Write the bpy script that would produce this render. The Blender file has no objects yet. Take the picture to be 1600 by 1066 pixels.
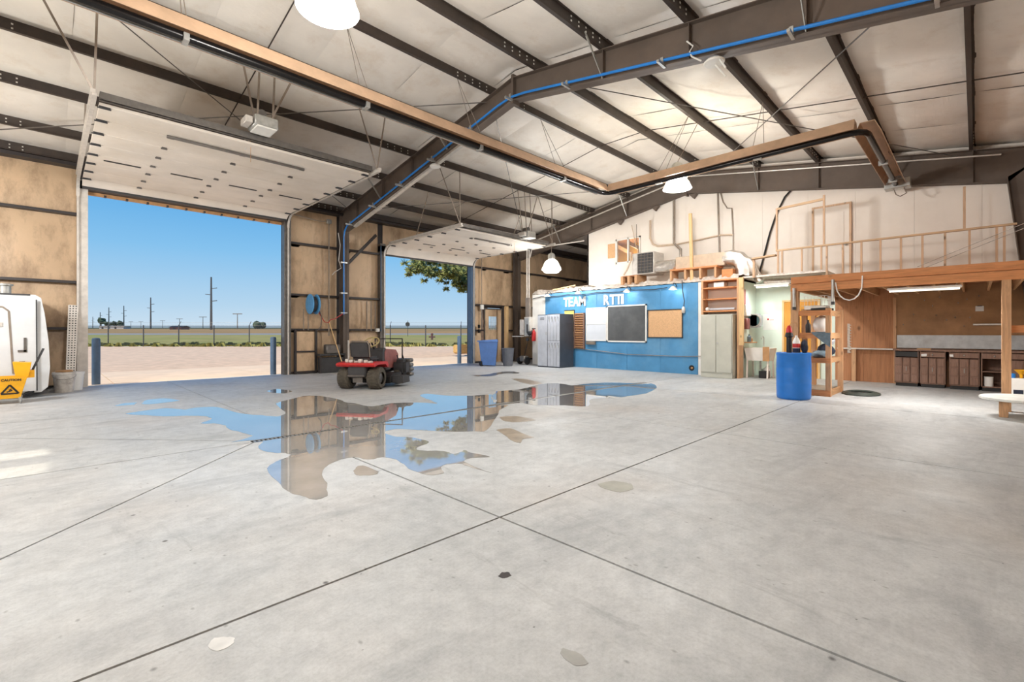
import bpy, bmesh, math, random
from mathutils import Vector, Matrix
random.seed(7)
R = math.radians
sc = bpy.context.scene
col = sc.collection

# ------------------------------------------------------------------ camera
cam = bpy.data.objects.new('camera', bpy.data.cameras.new('camera'))
col.objects.link(cam)
cam.location = (0, 0, 1.3)
cam.rotation_euler = (R(90), 0, R(-45))
cam.data.sensor_width = 36
cam.data.lens = 36 * 725 / 1600
cam.data.shift_y = -13 / 1600
cam.data.clip_start = 0.05
cam.data.clip_end = 3000
sc.camera = cam

# ------------------------------------------------------------------ sky, sun, exposure
def lin(r, g, b):
    return tuple((c / 255 / 12.92) if c / 255 <= 0.04045 else ((c / 255 + 0.055) / 1.055) ** 2.4 for c in (r, g, b)) + (1,)
world = bpy.data.worlds.new('sky')
sc.world = world
world.use_nodes = True
wn = world.node_tree
bg = wn.nodes['Background']
tc = wn.nodes.new('ShaderNodeTexCoord')
sp = wn.nodes.new('ShaderNodeSeparateXYZ')
rp = wn.nodes.new('ShaderNodeValToRGB')
wn.links.new(tc.outputs['Generated'], sp.inputs[0])
wn.links.new(sp.outputs['Z'], rp.inputs[0])
wn.links.new(rp.outputs[0], bg.inputs[0])
el = rp.color_ramp.elements
el[0].position = 0.0; el[0].color = lin(208, 226, 240)
el[1].position = 1.0; el[1].color = lin(40, 112, 196)
for p_, c_ in ((0.05, (182, 214, 238)), (0.15, (134, 194, 238)), (0.28, (72, 162, 228)), (0.5, (50, 134, 212))):
    e = el.new(p_); e.color = lin(*c_)
bg.inputs[1].default_value = 1.0
SUN_EL = 55
sun = bpy.data.objects.new('sun', bpy.data.lights.new('sun', 'SUN'))
col.objects.link(sun)
sun.data.energy = 4.1
sun.data.angle = R(0.6)
sun.data.color = (1.0, 0.93, 0.84)
sun.location = (-30, 3, 40)
sun.rotation_euler = Vector((-math.cos(R(SUN_EL)), 0.02, math.sin(R(SUN_EL)))).to_track_quat('Z', 'Y').to_euler()
vs = sc.view_settings
vs.view_transform = 'Standard'; vs.look = 'None'; vs.gamma = 1; vs.use_curve_mapping = False
vs.exposure = 0.0
LAMP_W = 590

# ------------------------------------------------------------------ helpers
ORG = {}
class MB:
    """Collects shapes into one mesh."""
    def __init__(s): s.v = []; s.f = []
    def add(s, v, f):
        o = len(s.v); s.v += [tuple(p) for p in v]; s.f += [tuple(i + o for i in q) for q in f]; return s
    def box(s, x0, x1, y0, y1, z0, z1):
        return s.add([(x0, y0, z0), (x1, y0, z0), (x1, y1, z0), (x0, y1, z0), (x0, y0, z1), (x1, y0, z1), (x1, y1, z1), (x0, y1, z1)],
                     [(0, 3, 2, 1), (4, 5, 6, 7), (0, 1, 5, 4), (1, 2, 6, 5), (2, 3, 7, 6), (3, 0, 4, 7)])
    def rbox(s, x0, x1, y0, y1, z0, z1, b=0.01, n=1):
        bm = bmesh.new(); bmesh.ops.create_cube(bm, size=1)
        for v in bm.verts: v.co = Vector(((x0 + x1) / 2 + v.co.x * (x1 - x0), (y0 + y1) / 2 + v.co.y * (y1 - y0), (z0 + z1) / 2 + v.co.z * (z1 - z0)))
        bmesh.ops.bevel(bm, geom=bm.edges[:], offset=b, segments=n, affect='EDGES')
        s.bm(bm); return s
    def bm(s, bm):
        bm.verts.index_update()
        s.add([v.co[:] for v in bm.verts], [[v.index for v in f.verts] for f in bm.faces]); bm.free()
    def beam(s, a, b, w, h, up=(0, 0, 1)):
        a = Vector(a); b = Vector(b); d = (b - a).normalized(); up = Vector(up)
        if abs(d.dot(up)) > 0.99: up = Vector((1, 0, 0))
        r = d.cross(up).normalized() * w / 2; u = r.cross(d).normalized() * h / 2
        v = [p + i * r + j * u for p in (a, b) for i, j in ((-1, -1), (1, -1), (1, 1), (-1, 1))]
        return s.add(v, [(0, 1, 2, 3), (7, 6, 5, 4), (0, 4, 5, 1), (1, 5, 6, 2), (2, 6, 7, 3), (3, 7, 4, 0)])
    def tube(s, pts, r, n=8, cap=True, r2=None):
        pts = [Vector(p) for p in pts]; rings = []; m = len(pts)
        d0 = (pts[1] - pts[0]).normalized()
        nrm = d0.orthogonal().normalized()
        for i, p in enumerate(pts):
            d = (pts[min(i + 1, m - 1)] - pts[max(i - 1, 0)]).normalized()
            nrm = (nrm - d * nrm.dot(d)).normalized(); bi = d.cross(nrm)
            rr = r if r2 is None else r + (r2 - r) * i / (m - 1)
            rings.append([p + rr * (nrm * math.cos(2 * math.pi * k / n) + bi * math.sin(2 * math.pi * k / n)) for k in range(n)])
        v = [q for g in rings for q in g]
        f = [(i * n + k, i * n + (k + 1) % n, (i + 1) * n + (k + 1) % n, (i + 1) * n + k) for i in range(m - 1) for k in range(n)]
        if cap: f += [tuple(range(n))[::-1], tuple((m - 1) * n + k for k in range(n))]
        return s.add(v, f)
    def lathe(s, prof, c=(0, 0, 0), n=20, axis='z', close=True):
        v = []; m = len(prof)
        for r, z in prof:
            for k in range(n):
                a = 2 * math.pi * k / n; x, y = r * math.cos(a), r * math.sin(a)
                p = (x, y, z) if axis == 'z' else ((z, x, y) if axis == 'x' else (x, z, y))
                v.append((c[0] + p[0], c[1] + p[1], c[2] + p[2]))
        f = [(i * n + k, i * n + (k + 1) % n, (i + 1) * n + (k + 1) % n, (i + 1) * n + k) for i in range(m - 1) for k in range(n)]
        if close:
            f += [tuple(range(n))[::-1], tuple((m - 1) * n + k for k in range(n))]
        return s.add(v, f)
    def prism(s, poly, t0, t1, plane='yz'):
        """polygon extruded along the remaining axis; plane yz -> along x, xz -> along y, xy -> along z"""
        n = len(poly)
        mk = {'yz': lambda a, b, t: (t, a, b), 'xz': lambda a, b, t: (a, t, b), 'xy': lambda a, b, t: (a, b, t)}[plane]
        v = [mk(a, b, t0) for a, b in poly] + [mk(a, b, t1) for a, b in poly]
        f = [tuple(range(n))[::-1], tuple(range(n, 2 * n))] + [(i, (i + 1) % n, n + (i + 1) % n, n + i) for i in range(n)]
        return s.add(v, f)
    def sphere(s, c, r, n=10, m=7, sz=1.0, sx=1.0, sy=1.0):
        pr = [(r * math.sin(math.pi * i / m), -r * math.cos(math.pi * i / m)) for i in range(m + 1)]
        pr[0] = (r * 0.02, pr[0][1]); pr[-1] = (r * 0.02, pr[-1][1])
        t = MB().lathe(pr, (0, 0, 0), n)
        return s.add([(c[0] + x * sx, c[1] + y * sy, c[2] + z * sz) for x, y, z in t.v], t.f)
    def mesh(s, name, smooth=True, fix=True):
        me = bpy.data.meshes.new(name); me.from_pydata(s.v, [], s.f)
        if fix:
            bm = bmesh.new(); bm.from_mesh(me); bmesh.ops.recalc_face_normals(bm, faces=bm.faces[:]); bm.to_mesh(me); bm.free()
        if smooth:
            me.shade_smooth(); me.set_sharp_from_angle(angle=R(38))
        me.update(); return me
    def build(s, name, mat, parent=None, label=None, cat=None, group=None, kind=None, local=False, smooth=True, fix=True):
        if parent is None:
            xs = [p[0] for p in s.v]; ys = [p[1] for p in s.v]; zs = [p[2] for p in s.v]
            o0 = Vector(((min(xs) + max(xs)) / 2, (min(ys) + max(ys)) / 2, min(zs)))
        else:
            o0 = Vector((0, 0, 0)) if local else ORG[parent.name]
        s.v = [(p[0] - o0.x, p[1] - o0.y, p[2] - o0.z) for p in s.v]
        me = s.mesh(name, smooth, fix); me.materials.append(mat)
        o = bpy.data.objects.new(name, me); col.objects.link(o)
        if parent is None: o.location = o0
        else: o.parent = parent
        ORG[o.name] = o0
        tag(o, label, cat, group, kind)
        return o
def tag(o, label=None, cat=None, group=None, kind=None):
    if label: o['label'] = label
    if cat: o['category'] = cat
    if group: o['group'] = group
    if kind: o['kind'] = kind
    return o
def thing(name, loc, label=None, cat=None, group=None, kind=None, rz=0):
    o = bpy.data.objects.new(name, None); col.objects.link(o); o.location = loc; o.rotation_euler = (0, 0, rz)
    o.empty_display_size = 0.1
    ORG[o.name] = Vector(loc)
    return tag(o, label, cat, group, kind)
def inst(src, parent, loc, rot=(0, 0, 0), name=None):
    """a copy of a mesh object sharing its data; loc is in world space for unrotated parents"""
    o = src.copy(); col.objects.link(o); o.parent = parent
    if name: o.name = name
    o.location = Vector(loc) - (ORG[parent.name] if parent else Vector((0, 0, 0))); o.rotation_euler = rot
    return o
def text_mb(body, size, depth, bold, place):
    """letters as a mesh; place maps (x along text, y up, z out) to world"""
    cu = bpy.data.curves.new('t', 'FONT'); cu.body = body; cu.size = size; cu.extrude = depth; cu.offset = bold; cu.resolution_u = 3
    ob = bpy.data.objects.new('t', cu); col.objects.link(ob)
    dg = bpy.context.evaluated_depsgraph_get(); me = bpy.data.meshes.new_from_object(ob.evaluated_get(dg))
    m = MB().add([place(*v.co) for v in me.vertices], [tuple(p.vertices) for p in me.polygons])
    col.objects.unlink(ob); bpy.data.objects.remove(ob); bpy.data.meshes.remove(me); return m

# ------------------------------------------------------------------ materials
def new_mat(name):
    m = bpy.data.materials.new(name); m.use_nodes = True
    return m, m.node_tree, m.node_tree.nodes['Principled BSDF']
def pos(nt, scale=(1, 1, 1), obj=False):
    mp = nt.nodes.new('ShaderNodeMapping'); mp.inputs['Scale'].default_value = scale
    if obj:
        t = nt.nodes.new('ShaderNodeTexCoord'); nt.links.new(t.outputs['Object'], mp.inputs[0])
    else:
        g = nt.nodes.new('ShaderNodeNewGeometry'); nt.links.new(g.outputs['Position'], mp.inputs[0])
    return mp.outputs[0]
def noise(nt, vec, scale, detail=4, rough=0.6, dist=0):
    n = nt.nodes.new('ShaderNodeTexNoise'); n.inputs['Scale'].default_value = scale; n.inputs['Detail'].default_value = detail
    n.inputs['Roughness'].default_value = rough; n.inputs['Distortion'].default_value = dist
    nt.links.new(vec, n.inputs['Vector']); return n.outputs['Fac']
def ramp(nt, fac, stops):
    r = nt.nodes.new('ShaderNodeValToRGB'); e = r.color_ramp.elements
    e[0].position, e[0].color = stops[0][0], stops[0][1]; e[1].position, e[1].color = stops[-1][0], stops[-1][1]
    for p, c in stops[1:-1]:
        k = e.new(p); k.color = c
    nt.links.new(fac, r.inputs[0]); return r.outputs[0]
def mixc(nt, fac, a, b, mode='MIX'):
    m = nt.nodes.new('ShaderNodeMix'); m.data_type = 'RGBA'; m.blend_type = mode
    for sck, val in ((m.inputs[0], fac), (m.inputs[6], a), (m.inputs[7], b)):
        if hasattr(val, 'is_output'): nt.links.new(val, sck)
        else: sck.default_value = val
    return m.outputs[2]
G = lambda v: (v, v, v, 1)
def bump(nt, bs, h, strength=0.3, dist=0.01):
    b = nt.nodes.new('ShaderNodeBump'); b.inputs['Strength'].default_value = strength; b.inputs['Distance'].default_value = dist
    nt.links.new(h, b.inputs['Height']); nt.links.new(b.outputs[0], bs.inputs['Normal'])
def mat(name, rgb, rough=0.6, metal=0.0, var=0.12, scale=6.0, dirt=None, dirt_amt=0.5, bmp=0.0, stretch=(1, 1, 1), spec=0.5):
    """plain procedural surface: base colour with mottling and optional dirt"""
    m, nt, bs = new_mat(name); c = lin(*rgb); v = pos(nt, stretch)
    f = noise(nt, v, scale, 5)
    dk = tuple(x * (1 - var * 1.6) for x in c[:3]) + (1,); lt = tuple(min(1, x * (1 + var)) for x in c[:3]) + (1,)
    out = ramp(nt, f, [(0.3, dk), (0.7, lt)])
    if dirt:
        f2 = noise(nt, v, scale * 0.35, 7, 0.7)
        out = mixc(nt, ramp(nt, f2, [(0.5, G(0)), (0.72, G(dirt_amt))]), out, lin(*dirt))
    nt.links.new(out, bs.inputs['Base Color'])
    bs.inputs['Roughness'].default_value = rough; bs.inputs['Metallic'].default_value = metal
    bs.inputs['Specular IOR Level'].default_value = spec
    if bmp: bump(nt, bs, noise(nt, v, scale * 5, 4), bmp, 0.01)
    return m
def wood(name, rgb, axis=1, rough=0.65, knots=True, dark=0.55, scale=1.0):
    m, nt, bs = new_mat(name); c = lin(*rgb)
    st = [9.0, 9.0, 9.0]; st[axis] = 0.7
    v = pos(nt, tuple(x * scale for x in st)); f = noise(nt, v, 3.0, 6, 0.65, 1.2)
    d = tuple(x * dark for x in c[:3]) + (1,); l = tuple(min(1, x * 1.18) for x in c[:3]) + (1,)
    out = ramp(nt, f, [(0.28, d), (0.5, c), (0.75, l)])
    if knots:
        vo = nt.nodes.new('ShaderNodeTexVoronoi'); vo.inputs['Scale'].default_value = 1.0
        st2 = [4.5, 4.5, 4.5]; st2[axis] = 2.6
        nt.links.new(pos(nt, tuple(x * scale for x in st2)), vo.inputs['Vector'])
        out = mixc(nt, ramp(nt, vo.outputs['Distance'], [(0.05, G(0.85)), (0.16, G(0))]), out, tuple(x * 0.28 for x in c[:3]) + (1,))
    nt.links.new(out, bs.inputs['Base Color']); bs.inputs['Roughness'].default_value = rough
    bs.inputs['Specular IOR Level'].default_value = 0.25
    return m
M = {}
# concrete floor: pale grey, cloudy, with specks, scuffs and rusty blushes
def concrete():
    m, nt, bs = new_mat('concrete_floor'); v = pos(nt)
    a = ramp(nt, noise(nt, v, 0.55, 8, 0.62), [(0.3, lin(164, 166, 165)), (0.5, lin(189, 190, 188)), (0.72, lin(207, 208, 206))])
    b = noise(nt, v, 7.0, 8, 0.7)
    a = mixc(nt, 0.5, a, ramp(nt, b, [(0.32, lin(156, 158, 158)), (0.55, lin(193, 194, 192)), (0.75, lin(214, 215, 213))]))
    a = mixc(nt, ramp(nt, noise(nt, v, 0.33, 3), [(0.5, G(0)), (0.75, G(0.33))]), a, lin(206, 188, 170))          # rusty blush
    a = mixc(nt, ramp(nt, noise(nt, pos(nt, (0.5, 1.6, 1)), 1.1, 7, 0.7, 0.6), [(0.52, G(0)), (0.7, G(0.55))]), a, lin(140, 142, 143))   # tyre grey
    a = mixc(nt, ramp(nt, noise(nt, pos(nt, (1.4, 0.35, 1)), 2.3, 8, 0.75, 1.0), [(0.58, G(0)), (0.7, G(0.35))]), a, lin(118, 119, 120))
    vo = nt.nodes.new('ShaderNodeTexVoronoi'); vo.inputs['Scale'].default_value = 2.6; vo.inputs['Randomness'].default_value = 1
    nt.links.new(v, vo.inputs['Vector'])
    a = mixc(nt, ramp(nt, vo.outputs['Distance'], [(0.025, G(0.85)), (0.05, G(0))]), a, lin(70, 68, 64))
    v2 = nt.nodes.new('ShaderNodeTexVoronoi'); v2.inputs['Scale'].default_value = 9
    nt.links.new(pos(nt, (1, 0.6, 1)), v2.inputs['Vector'])
    a = mixc(nt, ramp(nt, v2.outputs['Distance'], [(0.03, G(0.6)), (0.1, G(0))]), a, lin(120, 119, 116))
    fine = ramp(nt, noise(nt, v, 55.0, 4, 0.8), [(0.3, G(0.80)), (0.55, G(1.0)), (0.75, G(1.06))])
    a = mixc(nt, 0.8, a, fine, 'MULTIPLY')
    v3 = nt.nodes.new('ShaderNodeTexVoronoi'); v3.inputs['Scale'].default_value = 5.5; nt.links.new(pos(nt, (1, 1.3, 1)), v3.inputs['Vector'])
    a = mixc(nt, ramp(nt, v3.outputs['Distance'], [(0.02, G(0.75)), (0.045, G(0))]), a, lin(82, 80, 78))
    a = mixc(nt, 1.0, a, (0.985, 1.0, 1.03, 1), 'MULTIPLY')
    nt.links.new(a, bs.inputs['Base Color'])
    nt.links.new(ramp(nt, noise(nt, v, 1.3, 6), [(0.35, G(0.46)), (0.7, G(0.62))]), bs.inputs['Roughness'])
    bs.inputs['Specular IOR Level'].default_value = 0.5
    bump(nt, bs, b, 0.08, 0.01)
    return m
M['floor'] = concrete()
M['joint'] = mat('joint_dirt', (58, 54, 50), 0.9)
def water(name, rgb, rough=0.02, ior=1.7):
    m, nt, bs = new_mat(name); v = pos(nt)
    c = lin(*rgb); f = noise(nt, v, 1.6, 6, 0.65)
    nt.links.new(ramp(nt, f, [(0.3, tuple(x * 0.7 for x in c[:3]) + (1,)), (0.7, c)]), bs.inputs['Base Color'])
    bs.inputs['Roughness'].default_value = rough; bs.inputs['IOR'].default_value = ior
    bs.inputs['Coat Weight'].default_value = 1.0; bs.inputs['Coat Roughness'].default_value = 0.01; bs.inputs['Coat IOR'].default_value = 1.6
    bump(nt, bs, noise(nt, v, 5.0, 3), 0.012, 0.02)
    return m
M['water'] = water('standing_water', (182, 180, 176))
M['damp'] = mat('damp_concrete', (164, 152, 136), 0.3, var=0.2, scale=5)
def insulation(name, base, dirt, amt, lo=0.5):
    m, nt, bs = new_mat(name); v = pos(nt)
    o = ramp(nt, noise(nt, v, 1.2, 6), [(0.3, tuple(x * 0.88 for x in lin(*base)[:3]) + (1,)), (0.7, lin(*base))])
    o = mixc(nt, ramp(nt, noise(nt, pos(nt, (1.1, 1.1, 0.5)), 1.7, 8, 0.72), [(lo, G(0)), (lo + 0.25, G(amt))]), o, lin(*dirt))
    nt.links.new(o, bs.inputs['Base Color']); bs.inputs['Roughness'].default_value = 0.42
    bs.inputs['Specular IOR Level'].default_value = 0.4
    bump(nt, bs, noise(nt, pos(nt, (2, 9, 2)), 2.0, 5, 0.6, 0.5), 0.25, 0.03)
    return m
M['roof_ins'] = insulation('roof_insulation_facing', (243, 236, 227), (206, 186, 164), 0.5, 0.52)
M['wall_ins'] = insulation('wall_insulation_facing', (216, 186, 152), (122, 96, 74), 0.75, 0.47)
M['purlin'] = mat('brown_primer_steel', (66, 57, 52), 0.5, 0.0, 0.15, 3, (98, 82, 70), 0.3, spec=0.5)
M['girt'] = mat('dark_primer_girt', (52, 46, 46), 0.5, 0.0, 0.15, 3)
M['rafter'] = mat('brown_frame_paint', (100, 88, 79), 0.68, 0.0, 0.14, 1.6, (128, 104, 86), 0.35)
M['lit_hole'] = mat('hole_light_tone', (225, 222, 214), 0.4)
M['galv'] = mat('galvanised_steel', (186, 186, 182), 0.35, 0.6, 0.12, 10)
M['track'] = mat('pale_track_steel', (214, 208, 200), 0.4, 0.3, 0.1, 8)
M['steel'] = mat('grey_steel', (118, 114, 110), 0.4, 0.6, 0.15, 8)
M['doorskin'] = mat('door_liner', (236, 226, 214), 0.5, 0, 0.06, 1.2, (205, 186, 160), 0.4)
M['black'] = mat('black_paint', (28, 27, 27), 0.5, 0, 0.2, 8)
M['darkgrey'] = mat('dark_grey', (58, 58, 60), 0.55, 0, 0.15, 6)
M['white'] = mat('white_paint', (236, 234, 228), 0.5, 0, 0.05, 3, (205, 198, 186), 0.35)
M['cream'] = mat('cream_drywall', (240, 231, 221), 0.6, 0, 0.04, 0.6, (214, 198, 182), 0.4)
M['bluewall'] = mat('blue_wall_paint', (80, 144, 190), 0.5, 0, 0.1, 1.6, (122, 168, 200), 0.55, bmp=0.08)
M['mint'] = mat('pale_green_paint', (222, 234, 222), 0.6, 0, 0.04, 1)
M['lumber'] = wood('orange_lumber', (212, 146, 98), 1, dark=0.72)
M['lumber_z'] = wood('post_lumber', (206, 162, 124), 2, dark=0.72)
M['lumber_x'] = wood('joist_lumber', (200, 156, 116), 0, dark=0.7)
M['pine'] = wood('pale_pine', (226, 190, 140), 2, dark=0.8)
M['studz'] = wood('grey_stud', (206, 172, 142), 2, dark=0.75)
M['study'] = wood('grey_rail', (204, 172, 138), 1, dark=0.75)
M['ply'] = wood('fir_plywood', (178, 126, 90), 2, dark=0.7, scale=0.7)
M['oak'] = wood('oak_door', (206, 146, 66), 2, dark=0.8, knots=False)
M['cabinet'] = wood('dark_cabinet_wood', (140, 110, 95), 2, dark=0.65, knots=False)
M['cork'] = mat('cork', (216, 172, 128), 0.8, 0, 0.1, 30)
M['glasspane'] = None
def pegboard():
    m, nt, bs = new_mat('brown_pegboard'); v = pos(nt)
    o = ramp(nt, noise(nt, v, 2.5, 6), [(0.3, lin(150, 112, 78)), (0.7, lin(184, 140, 98))])
    vo = nt.nodes.new('ShaderNodeTexVoronoi'); vo.inputs['Scale'].default_value = 28; vo.inputs['Randomness'].default_value = 0
    nt.links.new(v, vo.inputs['Vector'])
    o = mixc(nt, ramp(nt, vo.outputs['Distance'], [(0.2, G(0.55)), (0.3, G(0))]), o, lin(70, 46, 30))
    nt.links.new(o, bs.inputs['Base Color']); bs.inputs['Roughness'].default_value = 0.7; return m
M['peg'] = pegboard()
def emit(name, rgb, s):
    m, nt, bs = new_mat(name); bs.inputs['Base Color'].default_value = lin(*rgb)
    f = noise(nt, pos(nt), 4); nt.links.new(ramp(nt, f, [(0, lin(*rgb)), (1, lin(*rgb))]), bs.inputs['Emission Color'])
    bs.inputs['Emission Strength'].default_value = s; return m
M['glow'] = emit('lit_lens', (255, 246, 228), 1.6)
M['glow_bulb'] = emit('lit_bulb', (255, 250, 240), 6)
def clear(name, rgb, t, rough=0.1):
    m, nt, bs = new_mat(name); tr = nt.nodes.new('ShaderNodeBsdfTransparent'); mx = nt.nodes.new('ShaderNodeMixShader')
    c = ramp(nt, noise(nt, pos(nt), 3), [(0.3, lin(*rgb)), (0.7, lin(*rgb))])
    nt.links.new(c, bs.inputs['Base Color']); nt.links.new(c, tr.inputs[0]); bs.inputs['Roughness'].default_value = rough
    mx.inputs[0].default_value = t
    nt.links.new(bs.outputs[0], mx.inputs[1]); nt.links.new(tr.outputs[0], mx.inputs[2])
    nt.links.new(mx.outputs[0], nt.nodes['Material Output'].inputs[0]); return m
M['skylight'] = clear('corrugated_skylight', (250, 248, 240), 0.85, 0.2)
M['prism'] = clear('prismatic_acrylic', (252, 250, 244), 0.78, 0.12)
M['pane'] = clear('window_glass', (240, 244, 246), 0.93, 0.03)
M['foil'] = mat('crinkled_foil', (226, 220, 212), 0.22, 0.85, 0.18, 9, bmp=0.9)
M['kraft'] = mat('white_batt_facing', (236, 226, 216), 0.45, 0.2, 0.2, 12, (176, 150, 122), 0.5, bmp=0.8)
M['hood'] = mat('tarnished_reflector', (208, 174, 144), 0.4, 0.25, 0.12, 3)
M['tubeblk'] = mat('black_heater_tube', (38, 36, 36), 0.25, 0.6, 0.1, 6)
M['bluepipe'] = mat('blue_air_pipe', (40, 130, 215), 0.3, 0.0, 0.06, 8)
M['concrete_out'] = mat('apron_concrete', (234, 206, 172), 0.8, 0, 0.07, 1.5)
M['red'] = mat('red_paint', (196, 44, 44), 0.35, 0, 0.12, 8)
M['fadedred'] = mat('faded_red_paint', (150, 92, 88), 0.5, 0, 0.15, 8)
M['rubber'] = mat('tyre_rubber', (84, 78, 68), 0.85, 0, 0.2, 14)
M['yellow'] = mat('yellow_plastic', (244, 178, 24), 0.4, 0, 0.06, 8)
M['bluedrum'] = mat('blue_poly_drum', (36, 122, 214), 0.35, 0, 0.06, 5)
M['bluebin'] = mat('blue_bin_plastic', (84, 122, 184), 0.45, 0, 0.08, 5)
M['greybin'] = mat('grey_bin_plastic', (104, 108, 116), 0.5, 0, 0.08, 6)
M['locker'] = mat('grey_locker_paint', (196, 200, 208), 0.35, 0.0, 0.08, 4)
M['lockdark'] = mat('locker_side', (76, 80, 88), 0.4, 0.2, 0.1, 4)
M['puttycab'] = mat('putty_steel', (196, 196, 184), 0.4, 0.1, 0.05, 3)
M['chalk'] = mat('chalkboard', (84, 86, 88), 0.7, 0, 0.14, 2.5, (120, 122, 124), 0.5)
M['wb'] = mat('whiteboard', (212, 217, 224), 0.25, 0, 0.03, 2)
M['paper'] = mat('paper', (242, 240, 236), 0.8, 0, 0.03, 8)
M['letters'] = mat('white_letters', (246, 244, 240), 0.5, 0, 0.03, 5)
M['straw'] = mat('straw', (222, 180, 110), 0.9, 0, 0.25, 20)
M['tan'] = mat('tan_cardboard', (196, 150, 104), 0.8, 0, 0.1, 8)
M['rag'] = mat('blue_grey_rag', (120, 138, 150), 0.9, 0, 0.2, 14)
M['navy'] = mat('navy_cloth', (44, 50, 66), 0.9, 0, 0.2, 14)
M['beige'] = mat('beige_conduit', (206, 184, 160), 0.5, 0, 0.1, 6)
M['conduit'] = mat('conduit', (150, 138, 126), 0.4, 0.4, 0.12, 6)
M['bollard'] = mat('blue_grey_bollard', (76, 100, 126), 0.5, 0, 0.12, 5)

# ================================================================== STRUCTURE
RIDGE = 6.9
def rtop(y): return 6.68 - 0.167 * abs(y - RIDGE)          # top of rafters = underside of purlins
X0, X1 = -9.8, 23.8
YL, YR = 15.1, -1.3
PUR = [-1.25, 0.05, 1.55, 3.1, 4.65, 6.2, 7.6, 9.15, 10.75, 12.3, 13.9, 15.05]

# ---- floor: slabs cut by saw joints, trench drain along y = 6.1
floor = thing('floor', (0, 0, 0), kind='structure')
MB().box(X0, X1, YR - 0.2, YL + 0.3, -0.35, -0.05).build('slab_bed', M['joint'], floor)
GX = [X0, -5.55, -1.65, 2.25, 6.15, 10.05, 13.95, X1]; GY = [YR - 0.2, 2.37, 6.1, 9.85, 13.6, YL + 0.3]
gp = 0.0085
def slab(poly):
    # shrink polygon by the joint half width
    n = len(poly); out = []
    for i in range(n):
        p0, p1, p2 = Vector(poly[i - 1]), Vector(poly[i]), Vector(poly[(i + 1) % n])
        a = (p1 - p0).normalized(); b = (p2 - p1).normalized(); na = Vector((-a.y, a.x)); nb = Vector((-b.y, b.x))
        k = (na + nb) / max(0.2, 1 + na.dot(nb)); out.append((p1.x + k.x * gp, p1.y + k.y * gp))
    MB().prism(out, -0.12, 0, 'xy').build('slab', M['floor'], floor, smooth=False)
for i in range(len(GX) - 1):
    for j in range(len(GY) - 1):
        a, b, c, d = GX[i], GX[i + 1], GY[j], GY[j + 1]
        lo = 0.06 if (j == 2 and 1.7 < b and a < 11) else 0; hi = 0.06 if (j == 1 and 1.7 < b and a < 11) else 0
        if i == 2 and j == 1:
            slab([(a, c), (b, c), (b, d - 0.06), (1.72, d - 0.06)]); slab([(a, c), (1.72, d - 0.06), (1.72, d), (a, d)])
        elif i == 2 and j == 2:
            slab([(a, c), (1.72, c), (1.72, c + 0.06), (a, d)]); slab([(1.72, c + 0.06), (b, c + 0.06), (b, d), (a, d)])
        elif i == 5 and j in (1, 2):
            if j == 1: slab([(a, c), (b, c), (b, d), (11.0, d), (11.0, d - 0.06), (a, d - 0.06)])
            else: slab([(a, c + 0.06), (11.0, c + 0.06), (11.0, c), (b, c), (b, d), (a, d)])
        else:
            l2 = lo if i in (3, 4) else 0; h2 = hi if i in (3, 4) else 0
            slab([(a, c + l2), (b, c + l2), (b, d - h2), (a, d - h2)])
dr = thing('floor_drain', (6.36, 6.1, -0.05), 'long narrow steel trench drain grate running across the concrete floor', 'drain')
MB().box(1.72, 11.0, 6.04, 6.16, -0.06, -0.03).build('channel', M['black'], dr)
fr = MB(); fr.box(1.72, 11.0, 6.045, 6.06, -0.03, 0.001); fr.box(1.72, 11.0, 6.14, 6.155, -0.03, 0.001); fr.build('frame', M['steel'], dr)
g0 = None
for k in range(190):
    x = 1.74 + k * 0.0487
    if g0 is None:
        g0 = MB().box(x, x + 0.022, 6.06, 6.14, -0.02, 0.0).build('grate_bar', M['galv'], dr)
        gx = x
    else:
        inst(g0, dr, (dr.location.x + x - gx, 6.1, -0.05))

# ---- ceiling: quilted insulation between purlins, decks above, unseen skylights far left
ceil = thing('ceiling', (7, RIDGE, 5), kind='structure')
SKY = [(5, -9.2, -4.75), (8, -9.2, -6.0), (3, -9.2, -6.0)]      # (purlin gap, x from, x to); last two added unseen for fill daylight
def slope_quad(mb, xa, xb, ya, yb, dz, th=0.02):
    a, b = rtop(ya) + dz, rtop(yb) + dz
    mb.add([(xa, ya, a), (xb, ya, a), (xb, yb, b), (xa, yb, b), (xa, ya, a + th), (xb, ya, a + th), (xb, yb, b + th), (xa, yb, b + th)],
           [(0, 3, 2, 1), (4, 5, 6, 7), (0, 1, 5, 4), (1, 2, 6, 5), (2, 3, 7, 6), (3, 0, 4, 7)])
def panel_mesh(ya, yb, w, variant):
    rnd = random.Random(variant); m = MB(); nx, ny = 9, 7; V = []
    ph = rnd.random() * 6
    for j in range(ny):
        for i in range(nx):
            s, t = i / (nx - 1), j / (ny - 1); y = ya + (yb - ya) * t
            sag = 0.055 * math.sin(math.pi * t) ** 0.7 * (0.3 + 0.7 * math.sin(math.pi * s) ** 0.4)
            sag += 0.012 * math.sin(ph + s * 7) * math.sin(math.pi * t)
            V.append((s * w, y, rtop(y) + 0.2 - sag))
    m.add(V, [(j * nx + i, (j + 1) * nx + i, (j + 1) * nx + i + 1, j * nx + i + 1) for j in range(ny - 1) for i in range(nx - 1)])
    return m
SEAM = 1.68
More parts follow.
